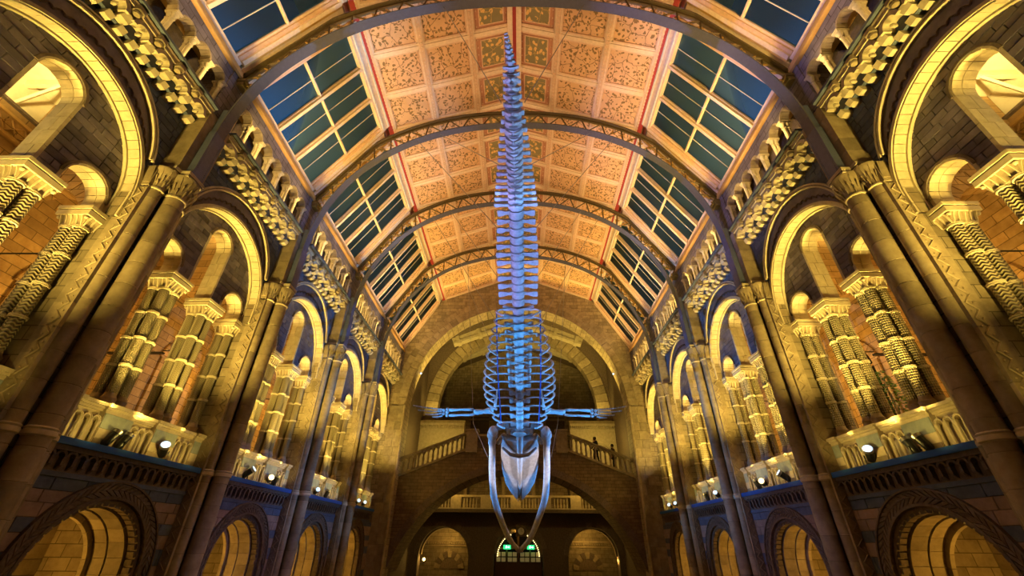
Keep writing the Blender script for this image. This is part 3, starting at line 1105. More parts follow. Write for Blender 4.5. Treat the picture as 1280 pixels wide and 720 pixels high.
def upper_gallery():
    """little arcade above the cornice, with the timber plate under the roof"""
    t = Thing('upper_arcade', (8.7, 0, ZCOR))
    L = 2.29
    u = 2 * L / NU
    zc, r = 15.55, 0.245
    ops = [arch_open(-L + u * (i + 0.5), r, zc) for i in range(NU)]
    w = OpenWall(lambda z: -L, lambda z: L, ops)
    b = w.backing(MB(), 8.54, 8.78, sorted(set([zc - 0.0] + frange(zc, zc + r, 8) + [ZPLATE])))
    t.part('arcade_wall', b, 'slate_course')
    for i in range(NU):
        c = -L + u * (i + 0.5)
        for k in range(5):
            t.part('arch_stone', MB().ring(8.52, 8.80, (c, zc), r - 0.03, r + 0.02, PI * k / 5 + 0.02, PI * (k + 1) / 5 - 0.02, 2), 'buff')
    for i in range(NU + 1):
        y = -L + u * i
        if 0 < i < NU:
            ys = [y]
        else:
            ys = [y + (0.06 if i == 0 else -0.06)]
        for yy in ys:
            for xx in (8.595, 8.73):
                b = MB().lathe([(0.075, ZCOR), (0.075, ZCOR + 0.06), (0.05, ZCOR + 0.12), (0.05, zc - 0.28)], 10, (xx, yy))
                sft = t.part('small_shaft', b, 'pale', smooth=True)
                b = MB().lathe([(0.05, zc - 0.29), (0.07, zc - 0.28), (0.055, zc - 0.25), (0.06, zc - 0.18), (0.09, zc - 0.09)], 10, (xx, yy))
                t.part('small_capital', b, 'pale', sft, smooth=True)
            b = MB().box(8.48, 8.84, yy - 0.09, yy + 0.09, zc - 0.045, zc)
            b.box(8.50, 8.82, yy - 0.08, yy + 0.08, zc - 0.09, zc - 0.045)
            t.part('impost', b, 'pale')
    t.part('gallery_back', MB().box(9.35, 9.45, -2.7, 2.7, ZCOR, ZPLATE), 'umber', label='dark back of the gallery')
    t.part('gallery_lid', MB().box(8.55, 9.45, -2.7, 2.7, ZPLATE, ZPLATE + 0.4), 'wood')
    for s in (-1, 1):
        t.part('gallery_end', MB().box(8.5, 9.45, *sorted((s * 2.28, s * 2.70)), ZCOR, ZPLATE + 0.02), 'slate_course')
    t.part('timber_plate', MB().box(8.38, 8.46, -2.5, 2.5, ZPLATE - 0.03, ZPLATE + 0.05).box(8.42, 8.56, -2.5, 2.5, ZPLATE + 0.02, ZPLATE + 0.2), 'wood', label='varnished timber plate')
    return t

# ------------------------------------------------------------------ roof: skylights, painted ceiling, iron ribs
SA, SB = (8.57, 16.60), (6.00, 20.96)
SL = math.hypot(SB[0] - SA[0], SB[1] - SA[1])
SN = (-(SB[1] - SA[1]) / SL, (SB[0] - SA[0]) / SL)       # into the hall, downwards
RE, RR = (5.97, 20.98), (0.0, 23.30)
RLEN = math.hypot(RE[0], RR[1] - RE[1])
RANG = math.atan2(RR[1] - RE[1], RE[0])
RN = (-math.sin(RANG), -math.cos(RANG))


def skp(s, n):
    return (SA[0] + (SB[0] - SA[0]) * s + SN[0] * n, SA[1] + (SB[1] - SA[1]) * s + SN[1] * n)


def rfp(u, n):
    return (RE[0] * (1 - u) + RN[0] * n, RE[1] + (RR[1] - RE[1]) * u + RN[1] * n)


def slope_box(mb, fn, s0, s1, y0, y1, n0, n1):
    q = [fn(s0, n0), fn(s1, n0), fn(s1, n1), fn(s0, n1)]
    return mb.prism(q, 1, y0, y1)


def skylight():
    t = Thing('window', (SA[0], 0, SA[1]), kind='structure')
    t.root.name = 'window_1'
    b = MB()
    slope_box(b, skp, 0.88, 1.0, -2.34, 2.34, -0.16, 0.10)
    t.part('top_frame', b, 'palepeach')
    b = MB()
    slope_box(b, skp, 0.90, 0.915, -2.3, 2.3, 0.10, 0.13)
    slope_box(b, skp, 0.965, 0.98, -2.3, 2.3, 0.10, 0.13)
    t.part('top_moulding', b, 'whitebar')
    for s in (-1, 1):
        for k, (ya, yb, n1, mat) in enumerate(((2.05, 2.13, -0.02, 'palepeach'), (2.12, 2.24, 0.05, 'peach'), (2.23, 2.36, 0.13, 'palepeach'), (2.35, 2.44, 0.09, 'gilt'), (2.43, 2.70, 0.05, 'palepeach'))):
            b = MB()
            slope_box(b, skp, 0.03 if k < 4 else 0.0, 0.90, *sorted((s * ya, s * yb)), -0.18, n1)
            t.part('side_moulding', b, mat)
    b = MB()
    slope_box(b, skp, -0.01, 0.03, -2.34, 2.34, -0.16, 0.02)
    t.part('bottom_frame', b, 'palepeach')
    mid = 0.45
    for y in (-0.68, 0.68):
        b = MB()
        slope_box(b, skp, 0.02, 0.89, y - 0.055, y + 0.055, -0.14, 0.10)
        slope_box(b, skp, 0.02, 0.89, y - 0.085, y + 0.085, -0.14, -0.02)
        t.part('glazing_beam', b, 'palepeach')
    b = MB()
    slope_box(b, skp, mid - 0.006, mid + 0.006, -2.06, 2.06, -0.13, 0.03)
    t.part('cross_bar', b, 'palepeach')
    for y in (-1.37, 0.0, 1.37):
        b = MB()
        slope_box(b, skp, 0.02, 0.89, y - 0.011, y + 0.011, -0.12, -0.07)
        t.part('glazing_bar', b, 'whitebar')
    ed = [-2.06, -1.37, -0.68, 0.0, 0.68, 1.37, 2.06]
    for a, c in zip(ed, ed[1:]):
        for s0, s1 in ((0.02, mid), (mid, 0.885)):
            b = MB()
            slope_box(b, skp, s0 + 0.002, s1 - 0.002, a + 0.006, c - 0.006, -0.105, -0.095)
            t.part('pane', b, 'glass')
    return t


def make_ceiling():
    t = Thing('ceiling', (0, 0, 20), kind='structure', label='painted and panelled barrel ceiling of the hall with gilded vine panels')
    us = [0.015, 0.345, 0.685, 0.985]
    rows = 3
    meshes = {}
    for ci in range(3):
        w = (us[ci + 1] - us[ci]) * RLEN - 0.26
        l = BAY / rows - 0.24
        hw, hl = w / 2, l / 2
        pm = MB().box(-hw, hw, -hl, hl, -0.02, 0.02).mesh('ceiling_panel', M['panelred'] if ci == 2 else M['panel'])
        fr = MB()
        for (x0, x1, y0, y1) in ((-hw, hw, -hl, -hl + 0.07), (-hw, hw, hl - 0.07, hl), (-hw, -hw + 0.07, -hl, hl), (hw - 0.07, hw, -hl, hl)):
            fr.box(x0, x1, y0, y1, -0.075, 0.0)
        fm = fr.mesh('panel_frame', M['peach'])
        cm = None
        if ci == 2:
            cm = MB().box(-hw * 0.62, hw * 0.62, -hl * 0.74, hl * 0.74, -0.035, 0.0).mesh('flower_field', M['panel_inner'])
            fb = MB()
            a, c = hw * 0.62, hl * 0.74
            for (x0, x1, y0, y1) in ((-a - .04, a + .04, -c - .04, -c), (-a - .04, a + .04, c, c + .04), (-a - .04, -a, -c, c), (a, a + .04, -c, c)):
                fb.box(x0, x1, y0, y1, -0.055, 0.0)
            for sx_ in (-1, 1):
                for q in range(5):
                    fb.ball((sx_ * (a + hw) / 2, -hl * 0.8 + hl * 0.4 * q, -0.02), 0.035, 6, 3)
            fbm = fb.mesh('flower_border', M['peach'])
        for side in (1, -1):
            for k in range(NB):
                for r in range(rows):
                    y = pier_y(k) + BAY * (r + 0.5) / rows
                    um = (us[ci] + us[ci + 1]) / 2
                    x, z = rfp(um, 0.0)
                    o = put('ceiling_panel', pm, t.root, (side * x, y, z - 20), (0, side * RANG, 0))
                    put('panel_frame', fm, o)
                    if cm:
                        put('flower_field', cm, o)
                        put('flower_border', fbm, o)
    ya, yb = pier_y(0), YEND
    for side in (1, -1):
        for i, u in enumerate(us[:3]):
            for (hw, n1, mat) in ((0.15, 0.10, 'palepeach'), (0.085, 0.14, 'peach')):
                b = MB()
                slope_box(b, rfp, u - hw / RLEN, u + hw / RLEN, ya, yb, -0.06, n1)
                b.v = [(side * x, y, z) for x, y, z in b.v]
                t.part('ceiling_rail', b, mat)
            b = MB()
            for q in range(int((yb - ya) / 0.16)):
                x, z = rfp(u, 0.14)
                b.ball((side * x, ya + 0.16 * q, z), 0.035, 5, 3)
            t.part('rail_beading', b, 'palepeach', stuff=True)
        for k in range(NB):
            for r in range(rows + (k == NB - 1)):
                y = ya + BAY * k + BAY * r / rows
                b = MB()
                slope_box(b, rfp, 0.0, 1.0, y - 0.13, y + 0.13, -0.06, 0.08)
                slope_box(b, rfp, 0.0, 1.0, y - 0.06, y + 0.06, -0.06, 0.12)
                b.v = [(side * x, yy, z) for x, yy, z in b.v]
                t.part('cross_rail', b, 'palepeach')
        b = MB()
        slope_box(b, rfp, -0.02, 0.012, ya, yb, -0.06, 0.15)
        b.v = [(side * x, yy, z) for x, yy, z in b.v]
        t.part('red_stripe', b, 'redstripe', label='red painted stripe at the edge')
        b = MB()
        slope_box(b, rfp, -0.3, 1.0, ya, yb, -0.12, -0.07)
        slope_box(b, skp, 0.95, 1.1, ya, yb, -0.2, -0.17)
        b.v = [(side * x, yy, z) for x, yy, z in b.v]
        t.part('roof_boarding', b, 'peach')
    t.part('ridge_rail', MB().box(-0.30, 0.30, ya, yb, RR[1] - 0.26, RR[1] - 0.02), 'palepeach')
    t.part('ridge_stripe', MB().box(-0.075, 0.075, ya, yb, RR[1] - 0.275, RR[1] - 0.25), 'redstripe', label='red painted stripe along the ridge')
    return t


LX, LZ, LB = 8.25, 13.7, 7.6


def rib_low(a):
    c, q = math.cos(a), max(0.0, math.sin(a))
    k = 2 / 2.15
    return LX * math.copysign(abs(c) ** k, c), LZ + LB * q ** k


def rib_gap(a):
    """depth of the rib at parameter a: as deep as the roof above lets it be, 0.95 m at most"""
    x, z = rib_low(a)
    nx, nz = math.copysign(abs(x / LX) ** 1.15, x) / LX, max(0.0, (z - LZ) / LB) ** 1.15 / LB
    l = math.hypot(nx, nz)
    nx, nz = nx / l, nz / l
    d = 0.95
    for fn, A, nn in ((skp, SA, SN), (rfp, RE, RN)):
        for sg in (1, -1):
            h = (sg * x - A[0]) * nn[0] + (z - A[1]) * nn[1] - 0.05
            g = -(sg * nx * nn[0] + nz * nn[1])
            if g > 1e-4:
                d = min(d, h / g)
    return max(0.30, d), nx, nz


def rib_pt(a, f, off=0.0):
    """point between the chords: f = 0 the lower chord's face, f = 1 the upper chord's outer face"""
    x, z = rib_low(a)
    d, nx, nz = rib_gap(a)
    return x + nx * (f * d + off), z + nz * (f * d + off)


def iron_rib():
    t = Thing('iron_rib', (0, 0, ZCAP), cat='roof rib')
    n = 72

    def chord(f, o0, o1, hw, a0=0.0, a1=PI):
        b = MB()
        ring = []
        for i in range(n + 1):
            a = a0 + (a1 - a0) * i / n
            ring.append((*rib_pt(a, f, o0), *rib_pt(a, f, o1)))
        for p, q in zip(ring, ring[1:]):
            b.hex([(p[0], -hw, p[1]), (p[0], hw, p[1]), (p[2], hw, p[3]), (p[2], -hw, p[3]),
                   (q[0], -hw, q[1]), (q[0], hw, q[1]), (q[2], hw, q[3]), (q[2], -hw, q[3])])
        return b
    t.part('lower_chord', chord(0, 0.0, 0.04, 0.165), 'iron')
    t.part('lower_web', chord(0, 0.04, 0.15, 0.02), 'iron')
    a_in = 0.26
    t.part('upper_chord', chord(1, -0.05, 0.0, 0.13, a_in, PI - a_in), 'bronze')
    t.part('upper_web', chord(1, -0.14, -0.05, 0.02, a_in, PI - a_in), 'bronze')
    # rivets under the lower chord
    b = MB()
    for i in range(150):
        a = PI * (i + 0.5) / 150
        for yy in (-0.125, 0.125):
            b.ball((rib_low(a)[0], yy, rib_low(a)[1]), 0.017, 4, 3)
    t.part('rivets', b, 'ironblue', stuff=True)
    # the teeth along the upper chord
    b = MB()
    for i in range(130):
        a = a_in + (PI - 2 * a_in) * (i + 0.5) / 130
        b.box(-0.02, 0.02, -0.145, -0.125, -0.02, 0.02)
        dx, dz = rib_pt(a, 1, -0.07)
        b.v[-8:] = [(x + dx, y, z + dz) for x, y, z in b.v[-8:]]
    t.part('dentils', b, 'bronze', stuff=True)
    N = 46
    for i in range(N):
        a0, a1 = a_in + (PI - 2 * a_in) * i / N, a_in + (PI - 2 * a_in) * (i + 1) / N
        lo = lambda a: (rib_pt(a, 0, 0.10)[0], 0, rib_pt(a, 0, 0.10)[1])
        hi = lambda a: (rib_pt(a, 1, -0.08)[0], 0, rib_pt(a, 1, -0.08)[1])
        p, q = (lo(a0), hi(a1)) if i % 2 == 0 else (hi(a0), lo(a1))
        t.part('lattice_bar', MB().tube([p, q], 0.038, 4, 1.0, (0, 1, 0)), 'bronze')
        am = (a0 + a1) / 2
        if am < 1.05 or am > PI - 1.05:
            c = Vector(lo(am)).lerp(Vector(hi(am)), 0.5)
            b = MB()
            for k in range(5):
                g = 2 * PI * k / 5 + i
                e_ = (c.x + 0.15 * math.cos(g), 0.03 * (-1) ** k, c.z + 0.15 * math.sin(g))
                b.tube([c, Vector(c).lerp(Vector(e_), 0.6), e_], [0.02, 0.05, 0.01], 4, 0.5, (0, 1, 0))
            t.part('gilded_leaf', b, 'gilt', label='gilded iron leaf ornament')
    for s in (-1, 1):
        b = MB().box(*sorted((s * 8.22, s * 8.41)), -0.20, 0.20, 12.06, LZ)
        b.box(*sorted((s * 8.27, s * 8.42)), -0.16, 0.16, LZ - 0.01, LZ + 1.0)
        t.part('rib_foot', b, 'ironblue')
        b = MB()
        for q in range(22):
            for yy in (-0.14, 0.14):
                b.ball((s * 8.22, yy, 12.1 + q * 0.075), 0.016, 4, 3)
        t.part('foot_rivets', b, 'ironblue', stuff=True)
        b = MB().box(*sorted((s * 8.25, s * 8.75)), -0.22, 0.22, ZPLATE - 0.16, ZPLATE - 0.06)
        b.box(*sorted((s * 8.3, s * 8.7)), -0.18, 0.18, ZPLATE - 0.3, ZPLATE - 0.16)
        t.part('bracket_cap', b, 'bronze')
    return t


def gallery_bay():
    """the upper gallery seen through the arcade: lit room with beamed ceiling, frieze and round-headed window"""
    t = Thing('wall_gallery', (13.6, 0, 6.2), kind='structure')
    w = OpenWall(lambda z: -2.7, lambda z: 2.7, [arch_open(0, 0.72, 10.0, 7.4)])
    b = w.backing(MB(), 13.6, 13.9, sorted(set([6.2, 7.4, 10.0] + frange(10.0, 10.72, 8) + [13.3])))
    t.part('gallery_wall', b, 'orange')
    t.part('upper_band', MB().box(13.62, 13.9, -2.7, 2.7, 13.3, 15.1), 'cream')
    t.part('frieze', MB().box(13.5, 13.7, -2.7, 2.7, 13.12, 13.95), 'orange')
    b = MB()
    for i in range(16):
        y = -2.7 + 0.3375 * (i + 0.5)
        b.tube([(13.48, y - 0.16, 13.24), (13.48, y + 0.16, 13.62)], 0.028, 4)
        b.tube([(13.48, y + 0.16, 13.24), (13.48, y - 0.16, 13.62)], 0.028, 4)
    t.part('frieze_lattice', b, 'orange', stuff=True)
    t.part('frieze_moulding', MB().box(13.42, 13.6, -2.7, 2.7, 13.66, 13.74).box(13.40, 13.6, -2.7, 2.7, 13.12, 13.2), 'wood')
    t.part('dark_string', MB().box(13.40, 13.62, -2.7, 2.7, 13.96, 14.03), 'umber')
    for i in range(11):
        a0, a1 = PI * i / 11 + 0.01, PI * (i + 1) / 11 - 0.01
        t.part('window_arch_stone', MB().ring(13.52, 13.7, (0, 10.0), 0.70, 1.02, a0, a1, 2), 'orange')
    for s in (-1, 1):
        t.part('window_jamb', MB().box(13.52, 13.7, *sorted((s * 0.70, s * 0.95)), 7.4, 10.0), 'orange')
    p = t.part('window_glass', MB().box(13.8, 13.83, -0.74, 0.74, 7.3, 10.8), 'darkglass')
    t.part('window_bar', MB().box(13.76, 13.8, -0.03, 0.03, 7.4, 10.7).box(13.76, 13.8, -0.7, 0.7, 9.95, 10.02).box(13.76, 13.8, -0.7, 0.7, 8.7, 8.75), 'wood', p)
    t.part('gallery_floor', MB().box(XB - 0.05, 13.9, -2.7, 2.7, 6.05, 6.25), 'umber')
    t.part('gallery_ceiling', MB().box(XB - 0.2, 13.9, -2.7, 2.7, 15.0, 15.15), 'cream')
    for y in (-1.8, -0.6, 0.6, 1.8):
        b = MB().box(XB, 13.7, y - 0.06, y + 0.06, 14.78, 15.0)
        b.tube([(13.5, y, 14.0), (12.6, y, 14.8)], 0.05, 4)
        t.part('ceiling_beam', b, 'cream')
    for x in (10.7, 12.3):
        t.part('ceiling_purlin', MB().box(x - 0.05, x + 0.05, -2.7, 2.7, 14.86, 15.0), 'cream')
    # cross wall with a round arch, on the far side of the bay
    w = OpenWall(lambda z: XB, lambda z: 13.6, [arch_open(11.75, 1.45, 10.2)])
    b = w.backing(MB(), 0, 0.36, sorted(set([6.2, 10.2] + frange(10.2, 11.65, 10) + [15.0])))
    b.v = [(y, 2.52 + x, z) for x, y, z in b.v]
    t.part('cross_wall', b, 'orange')
    n = 15
    for i in range(n):
        a0, a1 = PI * i / n + 0.01, PI * (i + 1) / n - 0.01
        b = MB().ring(-0.04, 0.42, (11.75, 10.2), 1.40, 1.80, a0, a1, 2)
        b.v = [(y, 2.52 + x, z) for x, y, z in b.v]
        t.part('cross_arch_stone', b, 'orange')
    b = MB().box(11.7, 13.6, 2.40, 2.52, 9.3, 9.36)
    b.tube([(10.3, 2.3, 9.35), (11.6, 2.3, 9.35)], 0.02, 5)
    t.part('tie_bar', b, 'black')
    return t


# ------------------------------------------------------------------ assemble the long walls
protos = {'wall2': wall_bay(2), 'wall1': wall_bay(1), 'arch': big_arch(), 'ground': ground_arch(), 'alcove': alcove(), 'pier': pier(),
          'cl_d': cluster('diamond'), 'cl_c': cluster('chevron'), 'cl_s': cluster('scroll'), 'balcony': balcony(), 'corbel': corbel_course(),
          'cornice': cornice(), 'upper': upper_gallery(), 'sky': skylight(), 'gallery': gallery_bay(), 'rib': iron_rib()}
KM = kids_map()
used = set()


def place(key, y, side, label, group=None, cat=None, dy=0.0, name=None):
    p = protos[key]
    x0, y0, z0 = p.org
    loc = (side * x0, y + dy, z0)
    if key not in used:
        used.add(key)
        o = p.root
        o['proto'] = o.name
        o.location = loc
        o.scale.x = side
        o['label'] = label
        if group:
            o['group'] = group
    else:
        o = dup(p.root, KM, loc, False, label, group)
        o.scale.x = side
    if cat:
        o['category'] = cat
    if name:
        o.name = name
    return o


PIERW = ['first (nearest)', 'second', 'third', 'fourth']
wn = 0
for k in range(NB):
    for s in (1, -1):
        y, sd, bw = bay_y(k), SIDE[s], BAYW[k]
        det = 'wall2' if k in (0, 1) else 'wall1'
        place(det, y, s, f'dark grey and purple stone wall of the {sd} side, {bw} bay, with three lancets', name=f'wall_{sd}')
        place('arch', y, s, f'lit yellow round arch ring with carved dark band, {sd} wall, {bw} bay', 'round arches over the arcades', 'arch')
        place('ground', y, s, f'dark carved ground floor arch with chevron stones, {sd} side, {bw} bay', 'ground floor arches', 'arch')
        place('alcove', y, s, f'amber lit stone alcove behind the {sd} ground floor arch, {bw} bay', name=f'wall_alcove_{sd}')
        place('gallery', y, s, f'amber lit gallery room behind the {sd} arcade, {bw} bay', name=f'wall_gallery_{sd}')
        place('balcony', y, s, f'carved stone balcony above a blue ledge strip, {sd} side, {bw} bay', 'balconies along the hall', 'balcony')
        place('corbel', y, s, f'small dark arched corbel table under the {sd} blue ledge, {bw} bay', 'corbel tables under the ledges', 'corbel table')
        place('cornice', y, s, f'three rows of lit corbels under the {sd} upper gallery, {bw} bay', 'corbelled cornices', 'cornice')
        place('upper', y, s, f'little arcade of small columns below the {sd} skylight, {bw} bay', 'upper arcades', 'arcade')
        wn += 1
        place('sky', y, s, f'sloping {sd} skylight of dark blue panes in pale frame, {bw} bay', 'roof skylights', name=f'window_{wn}')
        pats = ('cl_d', 'cl_d') if s > 0 else ('cl_c', 'cl_c')
        pw = {'cl_d': 'diamond carved', 'cl_c': 'chevron carved', 'cl_s': 'scroll carved'}
        if k == 0:
            pats = ('cl_s', 'cl_s')
        for dy, key, wh in ((-0.75, pats[0], 'nearer free column'), (0.75, pats[1], 'farther free column'), (-2.12, pats[0], 'half hidden column at near pier'), (2.12, pats[1], 'column against the far pier')):
            place(key, y, s, f'{pw[key]} clustered column, {sd} arcade, {bw} bay, {wh}', 'clustered columns of the arcades', 'column', dy)
for k in range(1, 5):
    for s in (1, -1):
        place('pier', pier_y(k), s, f'tall round-shafted stone pier on the {SIDE[s]} side, {PIERW[k - 1]} from the camera', 'tall piers of the nave', 'pier')
    place('rib', pier_y(k), 1, f'riveted lattice iron roof rib spanning the hall, {PIERW[k - 1]} from the camera', 'iron ribs of the roof')
for key in ('cl_d', 'cl_c', 'cl_s'):
    if key not in used:
        D.objects.remove(protos[key].root)
make_ceiling()

t = Thing('wall_rear', (0, -7.0, 0), kind='structure', label='plain stone walls and roof boarding of the hall behind the camera')
t.part('rear_wall', MB().box(-10, 10, -7.4, -7.0, 0, 24), 'buff_course')
for s in (-1, 1):
    t.part('rear_side_wall', MB().box(*sorted((s * 9.3, s * 9.7)), -7.0, pier_y(0), 0, 17), 'buff_course')
    b = MB()
    slope_box(b, skp, -0.35, 1.02, -7.0, pier_y(0), -0.3, -0.1)
    slope_box(b, rfp, -0.02, 1.0, -7.0, pier_y(0), -0.3, -0.1)
    b.v = [(s * x, y, z) for x, y, z in b.v]
    t.part('rear_roof', b, 'peach')

fl = MB().box(-14, 14, -6, 46, -0.2, 0.0).mesh('floor', M['floor'])
tag(put('floor', fl), 'dark polished stone floor of the hall', kind='structure')

# ------------------------------------------------------------------ the far end: stone arch, bridge with stairs, entrance wall
ER, EZ = 7.87, 12.3


def end_arch():
    t = Thing('wall_end_arch', (0, YEND, 0), kind='structure', label='broad rough stone arch closing the nave, in front of the bridge')
    n = 40
    b = MB()
    for i in range(n):
        q = []
        for k in (i, i + 1):
            a = PI * k / n
            q.append((ER * math.cos(a), EZ + ER * math.sin(a), 11.2 * math.cos(a), EZ + 10.9 * math.sin(a)))
        p, c = q
        b.hex([(p[0], YEND + 0.04, p[1]), (p[2], YEND + 0.04, p[3]), (p[2], YEND + 1.4, p[3]), (p[0], YEND + 1.4, p[1]),
               (c[0], YEND + 0.04, c[1]), (c[2], YEND + 0.04, c[3]), (c[2], YEND + 1.4, c[3]), (c[0], YEND + 1.4, c[1])])
    for s in (-1, 1):
        b.box(*sorted((s * ER, s * 10.4)), YEND + 0.04, YEND + 1.4, 0, EZ)
    t.part('end_wall_core', b, 'buff_course')
    n = 46
    for ring, (ri, ro) in enumerate(((ER - 0.02, ER + 0.55), (ER + 0.57, ER + 1.05))):
        for i in range(n):
            a0, a1 = PI * (i + 0.5 * ring) / n + 0.002, PI * (i + 1 + 0.5 * ring) / n - 0.002
            if a1 > PI:
                continue
            b = MB().ring(YEND - 0.02 * (1 - ring), YEND + 0.06, (0, EZ), ri, ro, a0, a1, 1)
            b.v = [(y, x, z) for x, y, z in b.v]
            t.part('arch_stone', b, 'buff')
    for s in (-1, 1):
        for i in range(22):
            z0 = i * 0.558
            for j, (xa, xb) in enumerate(((ER - 0.02, ER + 0.42 + 0.14 * (i % 2)), (ER + 0.44 + 0.14 * (i % 2), ER + 1.05))):
                t.part('pier_stone', MB().box(*sorted((s * xa, s * xb)), YEND - 0.02, YEND + 0.06, z0 + 0.006, z0 + 0.552), 'buff')
        # slim roll and corbel blocks at the inner edge
        t.part('edge_roll', MB().lathe([(0.09, 0), (0.09, EZ)], 8, (s * (ER + 0.02), YEND - 0.03)), 'buff', smooth=True)
    return t


end_arch()


def deck(x):
    ax = abs(x)
    return 9.50 if ax < 3.45 else 9.50 - (ax - 3.45) * 0.385


BY0, BY1 = 30.0, 33.0


def bridge():
    t = Thing('stair_bridge', (0, BY0, 0), 'dark brick bridge with a wide round arch and stairs rising to a landing', 'bridge')
    R, zc = 8.35, -0.12
    w = OpenWall(lambda z: -7.95, lambda z: 7.95, [arch_open(0, R, zc)])
    xs = frange(-7.95, 7.95, 36)
    b = MB()
    for xa, xb in zip(xs, xs[1:]):
        f = lambda x: zc + math.sqrt(max(0, R * R - x * x)) if abs(x) < R else 0
        b.hex([(xa, BY0 + 0.03, f(xa)), (xb, BY0 + 0.03, f(xb)), (xb, BY1, f(xb)), (xa, BY1, f(xa)),
               (xa, BY0 + 0.03, deck(xa)), (xb, BY0 + 0.03, deck(xb)), (xb, BY1, deck(xb)), (xa, BY1, deck(xa))])
    t.part('bridge_wall', b, 'brown')
    n = 40
    for i in range(n):
        a0, a1 = PI * (0.09 + 0.82 * i / n) + 0.002, PI * (0.09 + 0.82 * (i + 1) / n) - 0.002
        b = MB().ring(BY0 - 0.03, BY0 + 0.05, (0, zc), R - 0.03, R + 0.42, a0, a1, 1)
        b.v = [(y, x, z) for x, y, z in b.v]
        t.part('arch_stone', b, 'umber')
    # string course under the balustrade
    for s in (-1, 1):
        b = MB()
        for xa, xb in ((3.4, 7.95),):
            za, zb = deck(xa), deck(xb)
            b.hex([(s * xa, BY0 - 0.08, za - 0.05), (s * xb, BY0 - 0.08, zb - 0.05), (s * xb, BY0 + 0.3, zb - 0.05), (s * xa, BY0 + 0.3, za - 0.05),
                   (s * xa, BY0 - 0.08, za + 0.10), (s * xb, BY0 - 0.08, zb + 0.10), (s * xb, BY0 + 0.3, zb + 0.10), (s * xa, BY0 + 0.3, za + 0.10)])
        t.part('string_course', b, 'buff')
        b = MB()
        za, zb = deck(3.4) + 1.02, deck(7.95) + 1.02
        b.hex([(s * 3.4, BY0 - 0.07, za), (s * 7.95, BY0 - 0.07, zb), (s * 7.95, BY0 + 0.3, zb), (s * 3.4, BY0 + 0.3, za),
               (s * 3.4, BY0 - 0.07, za + 0.15), (s * 7.95, BY0 - 0.07, zb + 0.15), (s * 7.95, BY0 + 0.3, zb + 0.15), (s * 3.4, BY0 + 0.3, za + 0.15)])
        t.part('handrail', b, 'buff')
        nb = 13
        for i in range(nb):
            x = s * (3.65 + (7.8 - 3.65) * (i + 0.5) / nb)
            z0 = deck(x)
            b = MB().lathe([(0.09, z0), (0.09, z0 + 0.2), (0.055, z0 + 0.28), (0.075, z0 + 0.45), (0.05, z0 + 0.75), (0.10, z0 + 0.86), (0.10, z0 + 1.1)], 8, (x, BY0 + 0.12))
            t.part('baluster', b, 'buff', smooth=True)
            xn = x + s * (7.8 - 3.65) / nb / 2
            b = MB().ring(-0.06, 0.22, (xn, deck(xn) + 0.86), 0.09, 0.20, 0, PI, 6)
            b.v = [(y, BY0 + 0.05 + x_, z) for x_, y, z in b.v]
            t.part('baluster_arch', b, 'buff')
        # steps behind the balustrade
        for i in range(12):
            xa = 3.5 + i * 0.37
            t.part('step', MB().box(*sorted((s * xa, s * (xa + 0.38))), BY0 + 0.35, BY1, deck(xa + 0.38) - 0.2, deck(xa + 0.38) + 0.13), 'buff')
        for xa, xb, zt in ((2.72, 3.5, 10.85), (0.0, 0.0, 0)):
            if xb:
                t.part('newel_block', MB().box(*sorted((s * xa, s * xb)), BY0 - 0.1, BY0 + 0.55, 9.3, zt).box(*sorted((s * (xa - 0.06), s * (xb + 0.06))), BY0 - 0.16, BY0 + 0.6, zt - 0.12, zt), 'buff')
    t.part('landing_parapet', MB().box(-2.72, 2.72, BY0 - 0.02, BY0 + 0.25, 9.4, 10.35), 'brown')
    for i in range(8):
        x = -2.38 + 0.68 * i
        t.part('parapet_panel', MB().box(x - 0.26, x + 0.26, BY0 - 0.06, BY0, 9.6, 10.2).box(x - 0.2, x + 0.2, BY0 - 0.08, BY0 - 0.05, 9.68, 10.12), 'umber')
    t.part('parapet_rail', MB().box(-2.8, 2.8, BY0 - 0.1, BY0 + 0.32, 10.35, 10.5), 'buff')
    return t


bridge()


